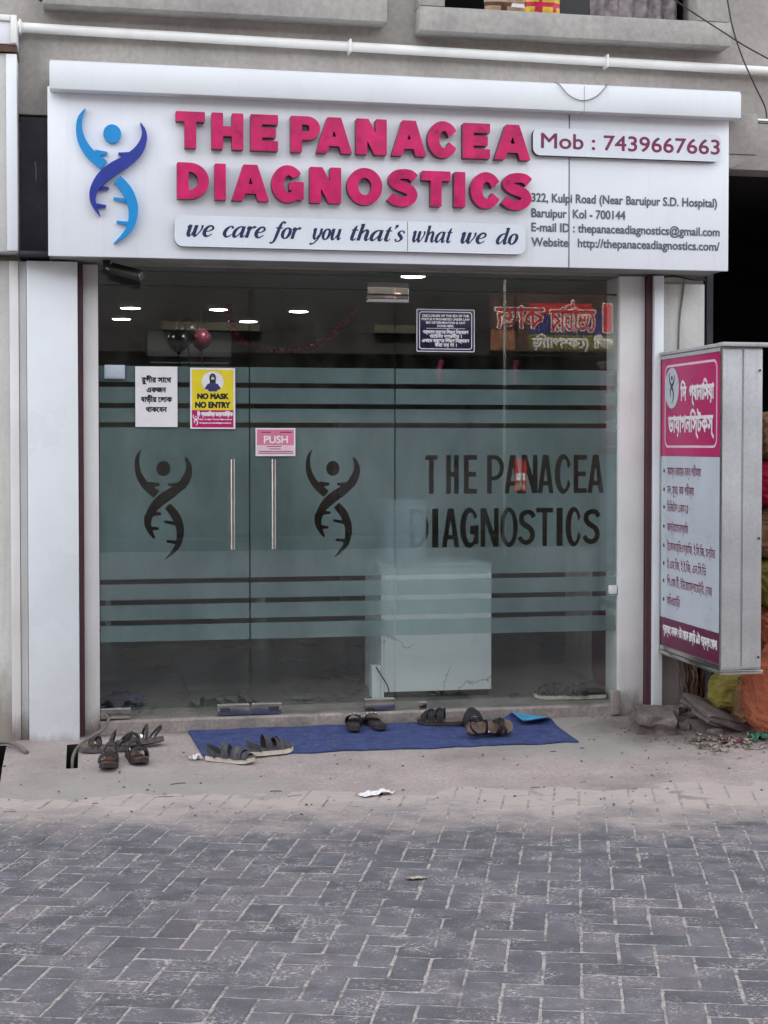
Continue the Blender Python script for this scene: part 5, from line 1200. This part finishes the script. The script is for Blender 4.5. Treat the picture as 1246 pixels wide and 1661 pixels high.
# litter
def scrap(x, y, sz, rr):
    a = rr.uniform(0, 6.28); l, w_ = sz * rr.uniform(.6, 1.4), sz * rr.uniform(.25, .7); z = max(apron_z(x, y), road_z(x, y)) + .004
    ca, sa = math.cos(a), math.sin(a); k1, k2 = rr.uniform(0, .6) * sz, rr.uniform(0, .5) * sz
    P = [(-l, -w_, k1), (0, -w_, 0), (l, -w_, k2), (-l, w_, k1 * .6), (0, w_, rr.uniform(0, .2) * sz), (l, w_, k2 * .8)]
    return [(x + (p[0] * ca - p[1] * sa) / 2, y + (p[0] * sa + p[1] * ca) / 2, z + p[2]) for p in P], [(0, 1, 4, 3), (1, 2, 5, 4)]
rr = random.Random(12); mb = MB()
for _ in range(170):
    x = 3.28 + abs(rr.gauss(0, .42)); y = -.80 + rr.gauss(0, .10) - .05 * (x - 3.4)
    if x < 4.4: mb.add(*scrap(x, y, rr.uniform(.018, .05), rr))
o = mb.obj('litter', 'litter'); tag(o, 'strip of pale paper and leaf litter along the edge of the dirt', 'litter', kind='stuff')
mb = MB()
for _ in range(110):
    x, y = rr.uniform(-.5, 3.6), rr.uniform(-1.9, -.5)
    mb.add(*scrap(x, y, rr.uniform(.004, .022), rr))
o = mb.obj('dirt_flecks', 'leather_dark'); tag(o, 'small dark flecks of debris scattered over the dusty apron', 'litter', kind='stuff')
b = bmesh.new()
for _ in range(300):
    x = rr.uniform(-.6, 4.0); y = rr.uniform(-1.75, -.08)
    if rr.random() < .72: x, y = rr.gauss(3.45, .25), rr.gauss(-.45, .2)
    r_ = rr.uniform(.003, .009) * (1.6 if rr.random() < .08 else 1); y = min(y, -.06)
    mt = Matrix.Translation((x, y, max(apron_z(x, y), road_z(x, y)) + r_ * .3)) @ Matrix.Diagonal((r_, r_ * rr.uniform(.6, 1), r_ * rr.uniform(.5, .8), 1)); bmesh.ops.create_icosphere(b, subdivisions=1, radius=1, matrix=mt)
o = mesh_obj('pebbles', [v.co[:] for v in b.verts], [[q.index for q in f.verts] for f in b.faces], 'rubble'); b.free(); tag(o, 'small pebbles scattered over the apron', 'pebbles', kind='stuff')
def crumple(name, x, y, lx, ly, mat, seed, label, rz, h=.02):
    V = []; F = []; n = 12; ca, sa = math.cos(rz), math.sin(rz)
    for i in range(n + 1):
        for j in range(n + 1):
            a, b_ = i / n - .5, j / n - .5; X = a * lx * (1 + .25 * noise.noise(Vector((b_ * 4, seed, 0)))); Y = b_ * ly * (1 + .35 * noise.noise(Vector((a * 4, seed, 3))))
            wx, wy = x + X * ca - Y * sa, y + X * sa + Y * ca
            V.append((wx, wy, max(apron_z(wx, wy), road_z(wx, wy)) + .006 + h * abs(noise.noise(Vector((a * 3.5, b_ * 3.5, seed))))))
    for i in range(n):
        for j in range(n): q = i * (n + 1) + j; F.append((q, q + n + 1, q + n + 2, q + 1))
    o = mesh_obj(name, V, F, mat); return tag(o, label, 'litter')
crumple('paper_scrap', 1.375, -1.43, .17, .075, 'white_print', 3, 'crumpled white paper scrap on the dusty edge of the paving', R(22), .03)
crumple('plastic_wrapper', 3.70, -.70, .12, .09, 'green_plastic', 6, 'crumpled green plastic wrapper beside the orange sack', R(10), .06)
crumple('tissue_scrap', .56, -.665, .06, .05, 'paper', 9, 'small white tissue at the front left corner of the mat', R(10), .04)
crumple('paper_flake', 1.245, -2.98, .075, .04, 'litter', 12, 'pale flattened paper flake stuck on the paving blocks', R(5), .008)
crumple('magenta_wrapper', 3.52, -.74, .13, .07, 'face_maroon', 14, 'faded dark red wrapper in the litter below the lightbox', R(-12), .03)

# ================================================================ ACROSS THE STREET (seen mirrored in the glass)
op = thing('opposite_building', 'shuttered building across the street mirrored in the glass', 'building', (2, -13.8, 0))
box('wall', -14, 18, -14.6, -13.8, -.05, 7.6, 'opposite_wall', op); box('plinth', -14, 18, -13.79, -13.0, -.05, .36, 'opposite_wall', op)
for k, (a, b_) in enumerate(((-6, -3.4), (-2.8, -.2), (.4, 3.0), (3.6, 6.0), (6.4, 8.6), (9.2, 11.8))):
    m = MB()
    for q in range(22): m.box(a, b_, -13.79 - .0, -13.76 + .012 * (q % 2), .40 + q * .11, .40 + q * .11 + .105)
    m.obj('shutter', 'shutter' if k % 3 else 'dark_gap', op)
for a, b_ in ((-5.8, -4.2), (-1.8, -.6), (1.2, 2.4), (4.3, 5.2), (9.6, 11)): box('window', a, b_, -13.79, -13.77, 3.5, 4.9, 'void', op); box('sill', a - .1, b_ + .1, -13.79, -13.66, 3.36, 3.48, 'opposite_light', op)
box('balcony_slab', -14, 18, -13.79, -12.9, 3.0, 3.12, 'opposite_wall', op)
bn = thing('shop_banner', 'cloth banner with red outlined Bengali lettering across the street, mirrored in the glass', 'banner', (6.68, -13, 3.1))
BX0, BX1 = 7.63, 5.74     # reads from larger X to smaller X
def bface(name, x0, x1, z0, z1, mat, off): return mesh_obj(name, [(BX0 - x0, -12.85 + off, z0), (BX0 - x1, -12.85 + off, z0), (BX0 - x1, -12.85 + off, z1), (BX0 - x0, -12.85 + off, z1)], [(0, 1, 2, 3)], mat, bn)
box('cloth', BX1, BX0, -12.90, -12.852, 3.06, 3.90, 'banner_brown', bn)
bface('blue_field', .02, 1.30, 3.32, 3.66, 'banner_blue', .003); bface('green_field', .02, 1.30, 3.09, 3.31, 'banner_green', .003); bface('picture_field', 1.50, 1.87, 3.08, 3.36, 'banner_orange', .003); bface('flame_field', .35, 1.30, 3.60, 3.76, 'banner_red', .004)
BO = (BX0, -12.844, 0); BE = (-1, 0, 0)
tx = [dict(s='1', x0=.05, x1=.17, y0=3.36, y1=3.76, ref=CAP, grow=.02), ben('েভাটার', .30, .98, 3.36, .30, .02), ben('কাজ', 1.08, 1.80, 3.40, .28, .02)]
place('lettering', text_mesh(tx, .010), BO, BE, FZ, 'banner_print', bn)
tx2 = [dict(q) for q in tx]
for q in tx2: q['grow'] = .004
place('lettering', text_mesh(tx2, .010), (BX0, -12.838, 0), BE, FZ, 'banner_red', bn)
place('lettering', text_mesh([ben('গানী', .03, .32, 3.12, .13, .008), ben('(েকশপািড়', .40, 1.25, 3.12, .13, .008)], .008), BO, BE, FZ, 'banner_print', bn)
tag(tube('lamp_post', [(5.62, -11.6, .1), (5.62, -11.6, 7.5)], .02, 'plaster', None, 10), 'pale slim pole across the street in front of the banner', 'pole')
for x, z, l in ((4.95, 2.74, 'pink ribbon knotted below the picture end of the banner'), (6.05, 2.74, 'pink ribbon hanging straight below the middle of the banner')):
    m = MB(); m.tube(curve_pts([(x + .03, -12.6, z + .17), (x, -12.61, z + .06), (x - .02, -12.6, z - .05), (x + .01, -12.6, z - .15)]), [.02] + [.045] * 23 + [.05], 8); tag(m.obj('ribbon_flag', 'face_maroon', None, True), l, 'ribbon')

t = thing('shop_poster', 'red and cream poster on the shuttered front across the street, mirrored in the glass', 'poster', (6.45, -13.6, .7))
box('sheet', 6.36, 6.54, -13.70, -13.69, 1.0, 1.50, 'banner_red', t); box('price_field', 6.38, 6.52, -13.688, -13.684, 1.02, 1.14, 'packet_tan', t); box('picture_field', 6.38, 6.52, -13.688, -13.684, 1.17, 1.28, 'paper', t)
mb = MB(); rr = random.Random(31)
for _ in range(11):
    x, y = rr.uniform(-.4, 3.5), rr.uniform(-1.55, -.7); a = rr.uniform(-.5, .5); l = rr.uniform(.02, .08); p = []
    for q in (-.5, 0, .5):
        X, Y = x + q * l * math.cos(a), y + q * l * math.sin(a) + (.006 if q == 0 else 0); p.append((X, Y, max(apron_z(X, Y), road_z(X, Y)) + .004))
    mb.tube(p, rr.uniform(.0012, .0022), 5)
tag(mb.obj('twigs', 'leather_brown'), 'thin dry twigs scattered on the dusty apron', 'litter', kind='stuff')
t = thing('waiting_bench', 'dark upholstered bench against the far side of the dim room', 'bench', (.75, 3.6, .164))
box('seat', .10, 1.45, 3.4, 3.9, .52, .60, 'leather_dark', t, .02); box('backrest', .10, 1.45, 3.86, 3.95, .62, 1.0, 'leather_dark', t, .02)
for x in (.15, 1.36): 
    for y in (3.44, 3.82): box('leg', x, x + .04, y, y + .04, .164, .518, 'steel', t)
